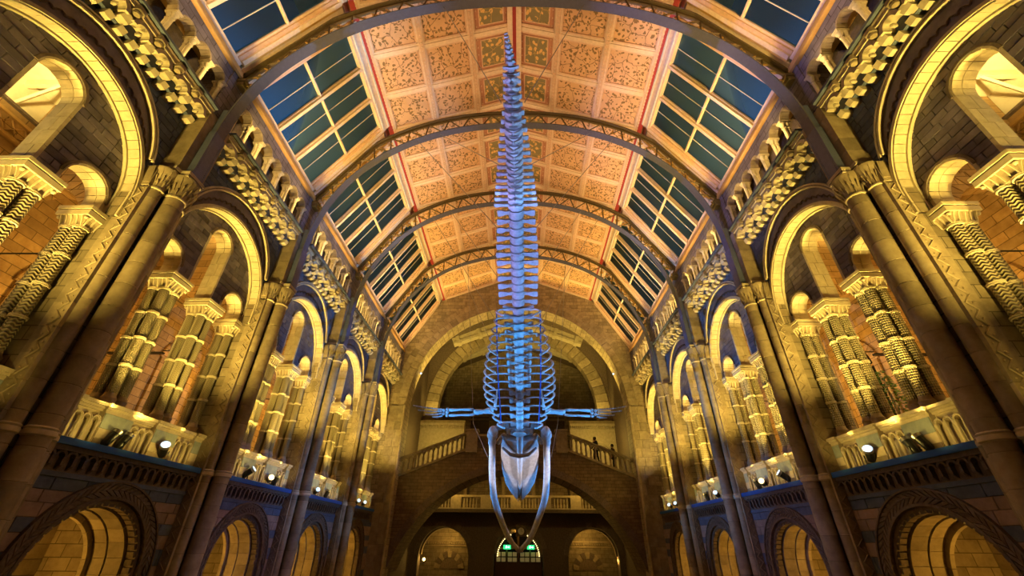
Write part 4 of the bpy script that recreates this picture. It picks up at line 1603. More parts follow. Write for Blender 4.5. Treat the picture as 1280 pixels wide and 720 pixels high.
def entrance():
    Y1, Y2, Y3 = 38.0, 41.6, 44.0
    t = Thing('wall_entrance', (0, Y1, 0), kind='structure', label='dark entrance wall with three round arches under the far balcony')
    ops = [arch_open(-5.7, 1.95, 3.22), arch_open(0.1, 1.92, 3.30), arch_open(5.9, 1.95, 3.22)]
    w = OpenWall(lambda z: -9.6, lambda z: 9.6, ops)
    b = w.backing(MB(), 0, 0.9, sorted(set([0, 3.22, 3.30] + frange(3.3, 5.22, 12) + [5.17, 6.3])))
    b.v = [(y, Y1 + x, z) for x, y, z in b.v]
    t.part('entrance_wall', b, 'umber')
    for c, r, zc in ((-5.7, 1.95, 3.22), (0.1, 1.92, 3.30), (5.9, 1.95, 3.22)):
        for i in range(16):
            b = MB().ring(-0.05, 0.1, (c, zc), r - 0.03, r + 0.34, PI * i / 16 + 0.006, PI * (i + 1) / 16 - 0.006, 2)
            b.v = [(y, Y1 + x, z) for x, y, z in b.v]
            t.part('arch_stone', b, 'umber')
        b = MB().ring(0.55, 0.95, (c, zc), r - 0.12, r + 0.02, 0, PI, 20)
        b.v = [(y, Y1 + x, z) for x, y, z in b.v]
        t.part('inner_ring', b, 'buff')
    # porch behind
    t.part('porch_wall', MB().box(-9.6, 9.6, Y2, Y2 + 0.3, 0, 6.3), 'buff_course')
    t.part('porch_ceiling', MB().box(-9.6, 9.6, Y1 + 0.9, Y2, 5.6, 5.8), 'buff_course')
    for x in (-2.95, 3.1):
        t.part('porch_cross_wall', MB().box(x - 0.5, x + 0.5, Y1 + 0.9, Y2, 0, 5.6), 'umber')
    for c in (-5.7, 5.9):
        b = MB().box(c - 2.2, c + 2.2, Y2 - 0.10, Y2, 4.15, 4.25).box(c - 2.2, c + 2.2, Y2 - 0.12, Y2, 3.78, 3.86)
        t.part('frieze_moulding', b, 'buff')
        b = MB()
        for i in range(22):
            b.ball((c - 2.1 + 0.2 * i, Y2 - 0.03, 4.0), 0.07, 6, 4)
        t.part('frieze_beads', b, 'buff', stuff=True)
        for i in range(9):
            b = MB().ring(-0.1, 0.02, (c, 2.2), 0.78, 1.25, PI * i / 9 + 0.02, PI * (i + 1) / 9 - 0.02, 2)
            b.v = [(y, Y2 + x, z) for x, y, z in b.v]
            t.part('fan_stone', b, 'umber' if i % 2 else 'buff')
        b = MB().ring(-0.04, 0.02, (c, 2.2), 0.0, 0.78, 0, PI, 16)
        b.v = [(y, Y2 + x, z) for x, y, z in b.v]
        t.part('fan_centre', b, 'umber')
    return t


entrance()


def far_balcony():
    t = Thing('far_balcony', (0, 37.6, 6.2), 'long pale balcony over the three entrance arches at the far end', 'balcony')
    t.part('balcony_floor', MB().box(-7.9, 7.9, 37.2, 39.4, 6.1, 6.34), 'umber')
    t.part('balcony_rail', MB().box(-7.9, 7.9, 37.22, 37.48, 7.18, 7.34), 'pale')
    t.part('balcony_kerb', MB().box(-7.9, 7.9, 37.24, 37.46, 6.34, 6.44), 'pale')
    for x in (-7.6, -4.9, -2.5, -0.1, 2.3, 4.7, 7.4):
        t.part('balcony_pedestal', MB().box(x - 0.42, x + 0.42, 37.2, 37.5, 6.34, 7.2), 'pale')
    for i in range(62):
        x = -7.75 + 0.25 * i
        if min(abs(x - q) for q in (-7.6, -4.9, -2.5, -0.1, 2.3, 4.7, 7.4)) > 0.5:
            t.part('baluster', MB().lathe([(0.06, 6.44), (0.08, 6.6), (0.04, 6.75), (0.06, 7.05), (0.07, 7.2)], 8, (x, 37.35)), 'pale', smooth=True)
    t.part('balcony_back', MB().box(-9.6, 9.6, 39.4, 39.7, 6.3, 9.6), 'buff_course')
    for x in (-6.8, -4.4, -1.2, 1.4, 4.6, 7.0):
        t.part('balcony_column', MB().lathe([(0.2, 6.34), (0.16, 6.6), (0.16, 8.6), (0.26, 8.9), (0.26, 9.0)], 10, (x, 38.9)), 'buff', smooth=True)
    return t


far_balcony()


def end_upper():
    t = Thing('wall_end_upper', (0, 36.2, 9.4), kind='structure', label='upper end wall with lit side panels, round arch and dim back wall')
    for s in (-1, 1):
        t.part('side_panel', MB().box(*sorted((s * 4.5, s * 9.2)), 36.4, 36.9, 8.6, 12.85), 'pale')
        t.part('panel_shelf', MB().box(*sorted((s * 4.45, s * 9.2)), 36.2, 36.9, 12.78, 13.0), 'buff')
        b = MB().box(*sorted((s * 4.5, s * 9.2)), 36.22, 36.45, 12.6, 12.78)
        t.part('panel_band', b, 'pale')
        for i in range(26):
            x = s * (4.6 + 0.17 * i)
            b = MB().box(x - 0.045, x + 0.045, 36.26, 36.42, 12.36, 12.5)
            b.lathe([(0.05, 12.5), (0.07, 12.6)], 6, (x, 36.34))
            t.part('panel_corbel', b, 'pale')
        for r0_, r1_ in ((0.85, 1.0), (1.15, 1.3)):
            b = MB().ring(36.3, 36.45, (s * 6.9, 9.9), r0_, r1_, 0, PI, 20)
            b.v = [(y, x, z) for x, y, z in b.v]
            t.part('panel_arch', b, 'pale')
        # dark return walls beside the stairs
        t.part('return_wall', MB().box(*sorted((s * 8.3, s * 9.4)), YEND + 1.4, 44, 0, 24), 'umber')
        # inner arch piers
        t.part('inner_pier', MB().box(*sorted((s * 7.1, s * 9.2)), 37.0, 37.9, 13.0, 14.2), 'buff')
    n = 34
    for i in range(n):
        b = MB().ring(37.0, 37.9, (0, 14.2), 7.1, 8.2, PI * i / n + 0.003, PI * (i + 1) / n - 0.003, 1)
        b.v = [(y, x, z) for x, y, z in b.v]
        t.part('inner_arch_stone', b, 'buff')
    b = MB()
    for i in range(30):
        q = []
        for k in (i, i + 1):
            a = PI * k / 30
            q.append((8.1 * math.cos(a), 14.2 + 8.1 * math.sin(a), 11 * math.cos(a), 14.2 + 10 * math.sin(a)))
        p, c = q
        b.hex([(p[0], 37.1, p[1]), (p[2], 37.1, p[3]), (p[2], 37.8, p[3]), (p[0], 37.8, p[1]),
               (c[0], 37.1, c[1]), (c[2], 37.1, c[3]), (c[2], 37.8, c[3]), (c[0], 37.8, c[1])])
    t.part('inner_arch_wall', b, 'umber')
    t.part('back_wall', MB().box(-9.2, 9.2, 44, 44.4, 9, 24), 'buff_course')
    t.part('upper_floor', MB().box(-9.2, 9.2, 36.9, 44, 9.3, 9.6), 'umber')
    for c in (-3.9, 0, 3.9):
        for i in range(11):
            b = MB().ring(43.8, 44.02, (c, 15.3), 0.95, 1.35, PI * i / 11 + 0.01, PI * (i + 1) / 11 - 0.01, 2)
            b.v = [(y, x, z) for x, y, z in b.v]
            t.part('window_arch_stone', b, 'pink')
        t.part('window_recess', MB().box(c - 0.95, c + 0.95, 43.95, 44.02, 11.5, 15.3), 'umber')
    t.part('back_string', MB().box(-7, 7, 43.85, 44.02, 14.9, 15.1), 'buff')
    # roof of the end bays
    for s in (-1, 1):
        b = MB()
        b.hex([(s * 10, YEND + 1.4, RE[1] - 1.83), (s * 10, 44.4, RE[1] - 1.83), (0, 44.4, RR[1]), (0, YEND + 1.4, RR[1]),
               (s * 10, YEND + 1.4, RE[1] - 1.63), (s * 10, 44.4, RE[1] - 1.63), (0, 44.4, RR[1] + .2), (0, YEND + 1.4, RR[1] + .2)])
        t.part('end_roof', b, 'umber')
        for y in (33.0, 36.5, 40.6):
            b = MB()
            slope_box(b, rfp, -0.06, 1.0, y - 0.25, y + 0.25, -0.1, 0.75)
            slope_box(b, rfp, -0.06, 1.0, y - 0.33, y + 0.33, 0.62, 0.85)
            for u in (0.0, 0.33, 0.66):
                slope_box(b, rfp, u, u + 0.05, y - 0.36, y + 0.36, -0.1, 0.95)
            b.v = [(s * x, yy, z) for x, yy, z in b.v]
            t.part('end_beam', b, 'pale')
    return t


end_upper()


def doors():
    t = Thing('door', (0.1, 40.6, 0), kind='structure', label='arched glazed entrance door with lit panes under the far clock')
    t.root.name = 'door_1'
    Y = 40.6
    b = MB().ring(-0.1, 0.12, (0.1, 3.05), 1.78, 1.98, 0, PI, 24)
    b.v = [(y, Y + x, z) for x, y, z in b.v]
    t.part('door_arch', b, 'buff')
    b = MB().box(-1.8, 2.0, Y, Y + 0.1, 3.62, 3.74).box(0.02, 0.18, Y - 0.02, Y + 0.1, 0, 4.7)
    for x in (-1.75, -0.86, 1.06, 1.95):
        b.box(x - 0.06, x + 0.06, Y, Y + 0.1, 0, 3.7)
    t.part('door_frame', b, 'doorwood')
    b = MB().ring(0.04, 0.08, (0.1, 3.05), 0, 1.78, 0, PI, 24)
    b.v = [(y, Y + x, z) for x, y, z in b.v]
    t.part('fan_light', b, 'darkglass')
    for x in (-1.55, -1.12, -0.6, -0.2, 0.42, 0.82, 1.3, 1.72):
        for z in (2.75, 3.12):
            t.part('door_pane', MB().box(x - 0.17, x + 0.17, Y + 0.02, Y + 0.06, z, z + 0.30), 'doorlit', label='lit door pane')
    t.part('door_leaf', MB().box(-1.75, 1.95, Y + 0.06, Y + 0.1, 0, 2.7), 'doorwood')
    for s in (-1, 1):
        b = MB()
        for i in range(14):
            a = PI * (0.02 + 0.36 * i / 13)
            b.ball((0.1 + s * 1.72 * math.cos(a), Y - 0.12, 3.05 + 1.72 * math.sin(a)), 0.045, 6, 4)
        t.part('arch_lights', b, 'lampwarm', stuff=True)
    return t


doors()
for s in (-1, 1):
    t = Thing('exit_sign', (0.15 + s * 0.98, 40.4, 3.62), f'small green lit exit sign over the entrance doors, {SIDE[s]} one of two', 'sign', 'green exit signs')
    x, y, z = t.org
    t.part('sign_box', MB().box(x - 0.30, x + 0.30, y, y + 0.08, z, z + 0.30), 'green')
    b = MB().box(x - 0.12, x - 0.02, y - 0.012, y, z + 0.08, z + 0.2).ball((x - 0.05, y - 0.006, z + 0.235), 0.032, 6, 4)
    b.prism([(x + 0.04, z + 0.12), (x + 0.13, z + 0.12), (x + 0.13, z + 0.07), (x + 0.22, z + 0.15), (x + 0.13, z + 0.23), (x + 0.13, z + 0.18), (x + 0.04, z + 0.18)], 1, y - 0.012, y)
    t.part('running_figure', b, 'signwhite', label='white running figure and arrow')
    t.part('hanger', MB().tube([(x, y + 0.04, z + 0.3), (x, y + 0.04, z + 0.7)], 0.012, 5), 'black')
t = Thing('wall_clock', (0.32, 37.85, 4.85), 'small round white clock on a dark block above the entrance arch', 'clock')
t.part('clock_block', MB().box(-0.1, 0.74, 37.86, 38.0, 4.5, 5.45), 'umber')
b = MB().ring(37.78, 37.86, (0.32, 4.85), 0.0, 0.25, 0, 2 * PI, 20)
b.v = [(y, x, z) for x, y, z in b.v]
t.part('clock_face', b, 'clockface')
b = MB().box(0.31, 0.33, 37.765, 37.78, 4.85, 5.03).box(0.32, 0.44, 37.765, 37.78, 4.84, 4.86)
t.part('clock_hands', b, 'black')
b = MB().ring(37.76, 37.86, (0.32, 4.85), 0.25, 0.29, 0, 2 * PI, 20)
b.v = [(y, x, z) for x, y, z in b.v]
t.part('clock_rim', b, 'umber')
for s, x in ((-1, -7.35), (1, 8.0)):
    t = Thing('wall_lamp', (x, 38.95, 2.8), f'small bright wall lamp inside the {SIDE[s]} entrance arch', 'lamp', 'wall lamps in the entrance')
    t.part('lamp_globe', MB().ball((x, 38.95, 2.9), 0.12, 10, 7), 'lampwarm', smooth='all')
    t.part('lamp_bracket', MB().tube([(x, 38.95, 2.76), (x, 39.0, 2.6), (x + s * 0.4, 39.0, 2.6)], 0.03, 6), 'black')
    lamp('POINT', (x - s * 0.2, 38.8, 2.95), 35, AMBER, size=0.1, name='wall_lamp_light')
    t = Thing('spot_lamp', (s * 7.5, 30.75, 14.9), f'tiny white lamp on the {SIDE[s]} haunch of the end arch', 'lamp', 'tiny lamps on the end arch')
    t.part('lamp_globe', MB().ball((s * 7.25, 30.0, 14.92), 0.07, 8, 6), 'lampwhite')
    t.part('lamp_arm', MB().tube([(s * 7.25, 30.0, 14.98), (s * 7.55, 30.2, 15.2), (s * 7.9, 30.3, 15.2)], 0.02, 5), 'black')


# ------------------------------------------------------------------ spotlights on the ledges
def spotlight(x, y, tilt, yaw, lens, label, big=1.0):
    big *= 0.85
    """a stage lamp in a yoke; tilt from straight up, yaw about the vertical (0 = towards +x)"""
    z = ZBAL
    t = Thing('spotlight', (x, y, z), label, 'spotlight', 'spotlights on the balcony ledges')
    c = Vector((x, y, z + 0.23 * big))
    d = Vector((math.sin(tilt) * math.cos(yaw), math.sin(tilt) * math.sin(yaw), math.cos(tilt)))
    b = MB().tube([c - d * 0.22 * big, c - d * 0.17 * big, c - d * 0.10 * big, c + d * 0.18 * big], [0.05 * big, 0.09 * big, 0.105 * big, 0.105 * big], 12)
    t.part('lamp_can', b, 'black', smooth=True)
    b = MB().tube([c + d * 0.16 * big, c + d * 0.24 * big], [0.118 * big, 0.122 * big], 12)
    t.part('can_rim', b, 'chrome', smooth=True)
    t.part('lens', MB().tube([c + d * 0.238 * big, c + d * 0.25 * big], [0.108 * big, 0.10 * big], 12), lens)
    side = d.cross(Vector((0, 0, 1)))
    side = side.normalized() if side.length > 0.05 else Vector((0, 1, 0))
    p = [c + side * 0.13 * big, Vector((x, y, z + 0.03)) + side * 0.13 * big, Vector((x, y, z + 0.03)) - side * 0.13 * big, c - side * 0.13 * big]
    t.part('yoke', MB().tube(p, 0.014, 5), 'black')
    t.part('base_plate', MB().box(x - 0.1, x + 0.1, y - 0.1, y + 0.1, z, z + 0.025), 'black')
    t.part('cable_tail', MB().tube([c - d * 0.2 * big, c - d * 0.25 * big + Vector((0.05, 0.03, -0.05)), (x + 0.08, y + 0.14, z + 0.02)], 0.010, 5), 'black')
    return t


for s in (-1, 1):
    sd = SIDE[s]
    yw = PI if s > 0 else 0
    xx = s * 8.89
    spotlight(xx, 9.46, 0.45, yw - s * 0.9, 'lens', f'black spotlight with dull lens, nearer of the pair on the {sd} balcony, second bay')
    spotlight(xx, 9.80, 0.35, yw - s * 1.2, 'lens', f'black spotlight with dull lens, farther of the pair on the {sd} balcony, second bay')
    spotlight(xx, 11.05, 1.0, yw + s * 0.9, 'lampwhite', f'black spotlight with bright white lens on the {sd} balcony, second bay', 1.15)
    spotlight(xx, 14.9, 0.9, yw - s * 0.2, 'lampwhite', f'black spotlight with bluish lit lens on the {sd} balcony, third bay', 1.1)
    spotlight(xx, 16.35, 1.35, yw + s * 0.85, 'lampwarm', f'spotlight with warm yellow lens turned to the camera, {sd} balcony, third bay', 1.05)
    spotlight(xx, 16.75, 0.4, yw, 'lens', f'dark spotlight beside the yellow one on the {sd} balcony, third bay')
    spotlight(xx, 20.4, 1.2, yw + s * 0.8, 'lampwhite', f'spotlight with white lit lens on the {sd} balcony, fourth bay')
    spotlight(xx, 21.6, 0.4, yw, 'lens', f'dark spotlight on the {sd} balcony, fourth bay')
    spotlight(xx, 25.9, 1.2, yw + s * 0.8, 'lampwhite', f'nearer white lit spotlight on the {sd} balcony, farthest bay')
    spotlight(xx, 27.0, 1.2, yw + s * 0.8, 'lampwhite', f'farther white lit spotlight on the {sd} balcony, farthest bay')

# ------------------------------------------------------------------ the whale skeleton
SPINE = [(-.09, 4.84, 13.66), (.0, 5.5, 13.62), (.04, 6.4, 13.54), (.06, 7.4, 13.42), (.09, 9.4, 13.26), (.12, 11.4, 13.0), (.15, 13.3, 12.48),
         (.17, 15.0, 11.73), (.19, 16.6, 10.9), (.21, 18.0, 10.02), (.22, 19.2, 9.08), (.22, 20.0, 8.32)]


def spline(pts, n):
    P = [Vector(p) for p in pts]
    P = [2 * P[0] - P[1]] + P + [2 * P[-1] - P[-2]]
    out = []
    for i in range(1, len(P) - 2):
        for k in range(n):
            t = k / n
            a, b, c, d = P[i - 1:i + 3]
            out.append(0.5 * (2 * b + (c - a) * t + (2 * a - 5 * b + 4 * c - d) * t * t + (3 * b - a - 3 * c + d) * t ** 3))
    out.append(P[-2])
    return out


CURVE = spline(SPINE, 24)
CUM = [0.0]
for p, q in zip(CURVE, CURVE[1:]):
    CUM.append(CUM[-1] + (q - p).length)
SLEN = CUM[-1]


def on_spine(s):
    s = max(0.0, min(SLEN - 1e-4, s))
    i = max(k for k in range(len(CUM)) if CUM[k] <= s)
    i = min(i, len(CURVE) - 2)
    t = (s - CUM[i]) / max(1e-6, CUM[i + 1] - CUM[i])
    p = CURVE[i].lerp(CURVE[i + 1], t)
    a, b = CURVE[max(0, i - 2)], CURVE[min(len(CURVE) - 1, i + 3)]
    T = (b - a).normalized()
    L = Vector((1, 0, 0))
    L = (L - T * L.dot(T)).normalized()
    N = L.cross(T).normalized()
    return p, T, L, N      # N is dorsal (upwards)


def s_at_y(y):
    i = min(range(len(CURVE)), key=lambda k: abs(CURVE[k].y - y))
    return CUM[i]


def whale():
    t = Thing('whale_skeleton', (0.2, 12, 12.7), 'huge whale skeleton hung diving along the hall, blue lit, jaws open', 'skeleton')
    tail = s_at_y(10.0)
    lum = s_at_y(14.3)
    tho = s_at_y(19.75)
    specs = []
    ncaud = 27
    s = 0.0
    # caudal vertebrae grow from the tail tip
    lens = [0.10 + 0.28 * min(1, i / 14) for i in range(ncaud)]
    k = tail / sum(lens)
    for i, l in enumerate(lens):
        specs.append(('caudal', i, s + l * k / 2, l * k))
        s += l * k
    for i in range(12):
        l = (lum - tail) / 12
        specs.append(('lumbar', i, tail + l * (i + .5), l))
    for i in range(16):
        l = (tho - lum) / 16
        specs.append(('thoracic', i, lum + l * (i + .5), l))
    for i in range(6):
        l = (SLEN - tho) / 6
        specs.append(('cervical', i, tho + l * (i + .5), l))

    def plate(mb, base, d, T, w0, w1, l, th):
        """a flat paddle of bone from base along d, broad along T"""
        n_ = d.cross(T).normalized()
        pts = []
        for f, w in ((0, w0), (0.35, w0 * 0.8), (0.75, w1), (0.95, w1 * 0.95), (1.0, w1 * 0.5)):
            c = base + d * (l * f)
            pts.append((c - T * w, c + T * w, n_ * th * (1.1 - 0.4 * f)))
        vs = []
        for a, b_, h in pts:
            vs += [a - h, b_ - h, b_ + h, a + h]
        fs = [(0, 1, 2, 3), (19, 18, 17, 16)]
        for i in range(4):
            for j in range(4):
                m_ = (j + 1) % 4
                fs.append((i * 4 + j, (i + 1) * 4 + j, (i + 1) * 4 + m_, i * 4 + m_))
        mb.add(vs, fs)

    for kind, i, sc, l in specs:
        p, T, L, N = on_spine(sc)
        b = MB()
        if kind == 'caudal':
            f = i / (ncaud - 1)
            rl = 0.045 + 0.205 * min(1, f * 1.75)
            rn = rl * (0.55 if i < 10 else 0.85)
        elif kind == 'lumbar':
            f, rl, rn = 1, 0.25, 0.22
        elif kind == 'thoracic':
            f, rl, rn = 1, 0.235 - 0.004 * i, 0.19
        else:
            f, rl, rn = 1, 0.24, 0.17
        n = 14
        prof = ((-0.47, 0.86), (-0.46, 1.0), (-0.36, 0.98), (-0.15, 0.84), (0.15, 0.84), (0.36, 0.98), (0.46, 1.0), (0.47, 0.86))
        vs = []
        for q, sc_ in prof:
            for g in range(n):
                a = 2 * PI * g / n
                vs.append(p + T * (q * l * (0.52 if kind == 'caudal' and i < 13 else 0.86)) + L * (rl * sc_ * math.cos(a)) + N * (rn * sc_ * math.sin(a)))
        fs = [tuple(range(n - 1, -1, -1)), tuple(range(7 * n, 8 * n))]
        for k_ in range(7):
            for g in range(n):
                h = (g + 1) % n
                fs.append((k_ * n + g, k_ * n + h, (k_ + 1) * n + h, (k_ + 1) * n + g))
        b.add(vs, fs)
        if kind == 'caudal':
            if i > 6:
                tp = 0.08 + 0.42 * max(0, (i - 12) / 14)
                for s_ in (-1, 1):
                    plate(b, p + L * (s_ * rl * 0.8), (L * s_ - T * 0.1 - N * 0.12).normalized(), T, l * 0.25, l * 0.28, tp, 0.03)
                ns = 0.06 + 0.5 * max(0, (i - 8) / 18)
                plate(b, p + N * rn * 0.7, (N - T * 0.35).normalized(), T, l * 0.22, l * 0.24, ns + 0.1, 0.03)
            elif i > 1:
                b.box(p.x - rl * 0.3, p.x + rl * 0.3, p.y - l * 0.3, p.y + l * 0.3, p.z - rn - 0.035, p.z - rn + 0.03)
        elif kind == 'lumbar':
            for s_ in (-1, 1):
                plate(b, p + L * (s_ * rl * 0.7), (L * s_ + T * 0.05 - N * 0.06).normalized(), T, l * 0.22, l * 0.34, 0.44 + 0.03 * min(i, 5), 0.035)
            plate(b, p + N * rn * 0.7, (N - T * 0.3).normalized(), T, l * 0.28, l * 0.3, 0.75, 0.03)
        elif kind == 'thoracic':
            for s_ in (-1, 1):
                plate(b, p + L * (s_ * rl * 0.7), (L * s_ + N * 0.15).normalized(), T, l * 0.24, l * 0.32, 0.46 - 0.010 * i, 0.04)
            plate(b, p + N * rn * 0.7, (N - T * 0.35).normalized(), T, l * 0.26, l * 0.24, 0.62 - 0.02 * i, 0.03)
        else:
            for s_ in (-1, 1):
                plate(b, p + L * (s_ * rl * 0.7), (L * s_ + N * 0.1).normalized(), T, l * 0.3, l * 0.34, 0.45, 0.05)
        t.part('vertebra', b, 'bone', smooth=True)
        # chevron bones under the tail
        if kind == 'caudal' and 9 <= i <= 26:
            h = 0.16 + 0.26 * math.sin(PI * min(1, (i - 7) / 18))
            q = p - N * (rn + 0.02) - T * (l * 0.5)
            b = MB()
            for s_ in (-1, 1):
                b.tube([q + L * (s_ * rl * 0.75), q + L * (s_ * rl * 0.45) - N * h * 0.45 - T * 0.05, q - N * h - T * 0.16], [0.055, 0.05, 0.035], 6, 1.0)
            t.part('chevron_bone', b, 'bone', smooth=True)
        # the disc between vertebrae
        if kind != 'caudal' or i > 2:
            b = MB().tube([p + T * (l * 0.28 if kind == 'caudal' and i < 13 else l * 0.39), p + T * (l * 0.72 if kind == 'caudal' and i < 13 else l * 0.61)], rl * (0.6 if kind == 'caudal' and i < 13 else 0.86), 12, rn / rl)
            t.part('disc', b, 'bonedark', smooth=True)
    # ribs
    ws = [0.84, 0.94, 1.04, 1.14, 1.22, 1.30, 1.38, 1.44, 1.48, 1.50, 1.48, 1.42, 1.32, 1.18, 1.0]
    hs = [0.75, 0.95, 1.1, 1.25, 1.4, 1.5, 1.6, 1.65, 1.7, 1.7, 1.65, 1.55, 1.4, 1.2, 1.0]
    for i in range(15):
        p, T, L, N = on_spine(lum + (tho - lum) * (i + 0.6) / 15.2)
        w, h = ws[i], hs[i]
        for s_ in (-1, 1):
            path = []
            for (a, v, bk) in ((0.20, -0.02, 0.0), (0.42, -0.05, 0.02), (0.66, 0.0, 0.06), (0.86, 0.10, 0.12), (0.98, 0.26, 0.20), (1.0, 0.44, 0.28), (0.96, 0.62, 0.36), (0.86, 0.80, 0.44), (0.68, 1.0, 0.5)):
                path.append(p + L * (s_ * a * w) - N * (v * h) - T * (bk * h * 0.75))
            b = MB().tube(spline(path, 3), [0.055] * 4 + [0.048] * 16 + [0.06] * 5, 7, 0.75)
            t.part('rib', b, 'bone', smooth='all')
    # steel rods and clips that carry the ribs
    for s_ in (-1, 1):
        path = []
        for k in range(9):
            p, T, L, N = on_spine(lum + 0.2 + (tho - lum) * 0.93 * k / 8)
            path.append(p + L * (s_ * (0.86 + 0.06 * math.sin(PI * k / 8))) - N * (0.10 + 0.2 * math.sin(PI * k / 8)))
        t.part('support_rod', MB().tube(spline(path, 3), 0.026, 6), 'bluemetal', label='thin blue steel rod')
        p, T, L, N = on_spine(lum + 0.25)
        c = p + L * (s_ * 0.86) - N * 0.12
        t.part('rod_clip', MB().box(c.x - .08, c.x + .08, c.y - .08, c.y + .08, c.z - .05, c.z + .05), 'gilt', label='small brass clip')
    # shoulder blades and flippers
    for s_ in (-1, 1):
        p, T, L, N = on_spine(s_at_y(18.2))
        c = Vector((0.2 + s_ * 1.12, 18.45, 9.1))
        b = MB()
        ring_, ring2 = [], []
        for g in range(9):
            a = -0.9 + 1.8 * g / 8
            e_ = c + (-T * math.cos(a) * 0.75 + N * (math.sin(a) * 0.75 + 0.1)) + L * (s_ * -0.12)
            ring_.append(e_ + L * 0.025)
            ring2.append(e_ - L * 0.025)
        poly = [c + L * 0.05, *ring_]
        poly2 = [c - L * 0.05, *ring2]
        m_ = len(poly)
        b.add(poly + poly2, [tuple(range(m_)), tuple(range(2 * m_ - 1, m_ - 1, -1))] + [(i, (i + 1) % m_, m_ + (i + 1) % m_, m_ + i) for i in range(m_)])
        t.part('shoulder_blade', b, 'bone')
        F = lambda l, v, y=0.0: (0.2 + s_ * l, 18.5 + y, 8.98 + v)
        t.part('humerus', MB().tube([F(1.15, 0.06), F(1.3, 0.05), F(1.6, 0), F(1.9, -0.02), F(2.02, -0.02)], [0.15, 0.18, 0.12, 0.16, 0.13], 9, 0.8), 'bone', smooth='all')
        t.part('radius_bone', MB().tube([F(2.02, 0.08), F(2.2, 0.09), F(2.6, 0.09), F(3.0, 0.07), F(3.12, 0.06)], [0.08, 0.10, 0.075, 0.11, 0.09], 8, 0.7), 'bone', smooth='all')
        t.part('ulna', MB().tube([F(1.98, -0.12), F(2.2, -0.15), F(2.6, -0.15), F(3.0, -0.17), F(3.1, -0.17)], [0.09, 0.08, 0.06, 0.09, 0.07], 8, 0.7), 'bone', smooth='all')
        for (l, v) in ((3.2, 0.10), (3.2, -0.03), (3.2, -0.17), (3.36, 0.06), (3.36, -0.10)):
            t.part('carpal', MB().ball(F(l, v), 0.075, 8, 6, (1, 0.6, 1)), 'bone', smooth='all')
        for (a, c_, nb) in (((3.45, 0.10), (4.78, 0.17), 6), ((3.45, 0.01), (4.55, -0.04), 6), ((3.45, -0.09), (4.20, -0.22), 5), ((3.40, -0.19), (3.85, -0.34), 3)):
            for q in range(nb):
                f0, f1 = q / nb, (q + 0.9) / nb
                A = Vector(F(a[0] + (c_[0] - a[0]) * f0, a[1] + (c_[1] - a[1]) * f0 + 0.10 * f0 * f0))
                B = Vector(F(a[0] + (c_[0] - a[0]) * f1, a[1] + (c_[1] - a[1]) * f1 + 0.10 * f1 * f1))
                r_ = 0.062 * (1 - 0.5 * f0)
                t.part('finger_bone', MB().tube([A, A.lerp(B, 0.15), A.lerp(B, 0.5), A.lerp(B, 0.85), B], [r_ * .7, r_, r_ * .65, r_, r_ * .7], 7, 0.7), 'bone', smooth='all')
    # skull: frame a along the snout, b sideways, c upwards
    O = Vector((0.22, 20.0, 8.30))
    H, CC, BB = Vector((0, 0.846, -0.533)), Vector((0, 0.533, 0.846)), Vector((1, 0, 0))
    S = lambda a, b_, c: O + H * a + BB * b_ + CC * c
    st = [(0.15, 0.80, 0.30), (0.5, 0.88, 0.30), (1.2, 0.90, 0.27), (2.2, 0.86, 0.22), (3.1, 0.72, 0.17), (3.7, 0.50, 0.13), (4.1, 0.28, 0.09), (4.3, 0.10, 0.06)]
    for s_ in (-1, 1):
        vs = []
        for a, w, h in st:
            arch = 0.10 * (1 - a / 4.6)
            for b_, c in ((0.10, -0.21), (w * 0.45, -0.215 + arch * 0.3), (w * 0.85, -0.17), (w, -0.09), (w * 0.97, -0.02), (w * 0.5, h), (0.10, h * 1.1)):
                vs.append(S(a, s_ * b_, c))
        fs = [tuple(range(7)), tuple(range((len(st)) * 7 - 1, (len(st) - 1) * 7 - 1, -1))]
        for k in range(len(st) - 1):
            for j in range(7):
                m_ = (j + 1) % 7
                fs.append((k * 7 + j, (k + 1) * 7 + j, (k + 1) * 7 + m_, k * 7 + m_))
        t.part('maxilla', MB().add(vs, fs), 'bone', smooth=True)
        t.part('premaxilla', MB().tube([S(0.2, s_ * 0.06, 0.05), S(1.5, s_ * 0.07, 0.0), S(3.0, s_ * 0.06, -0.02), S(4.45, s_ * 0.04, -0.02)], [0.08, 0.07, 0.06, 0.035], 7), 'bone', smooth='all')
        # palatine ridge across the palate (a curved edge)
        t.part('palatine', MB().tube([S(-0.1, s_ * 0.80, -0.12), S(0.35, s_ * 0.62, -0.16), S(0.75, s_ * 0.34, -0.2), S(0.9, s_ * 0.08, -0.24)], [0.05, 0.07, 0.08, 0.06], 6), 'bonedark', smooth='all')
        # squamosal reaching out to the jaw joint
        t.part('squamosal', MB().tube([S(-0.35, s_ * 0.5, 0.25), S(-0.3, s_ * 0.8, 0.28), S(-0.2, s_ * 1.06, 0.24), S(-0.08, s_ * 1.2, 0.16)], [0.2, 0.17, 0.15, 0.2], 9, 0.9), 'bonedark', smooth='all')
        t.part('brow_bone', MB().tube([S(0.2, s_ * 0.7, 0.22), S(0.45, s_ * 0.92, 0.2), S(0.65, s_ * 1.06, 0.12)], [0.16, 0.13, 0.14], 8, 0.7), 'bone', smooth='all')
        # lower jaw
        jp = [(1.24, 20.0, 8.42), (1.28, 20.3, 8.12), (1.28, 20.7, 7.75), (1.31, 21.58, 6.86), (1.23, 22.46, 5.9), (0.90, 23.29, 4.99), (0.48, 24.02, 4.17), (0.05, 24.42, 3.74)]
        pts = spline([(0.2 + s_ * x, y, z) for x, y, z in jp], 4)
        rr = []
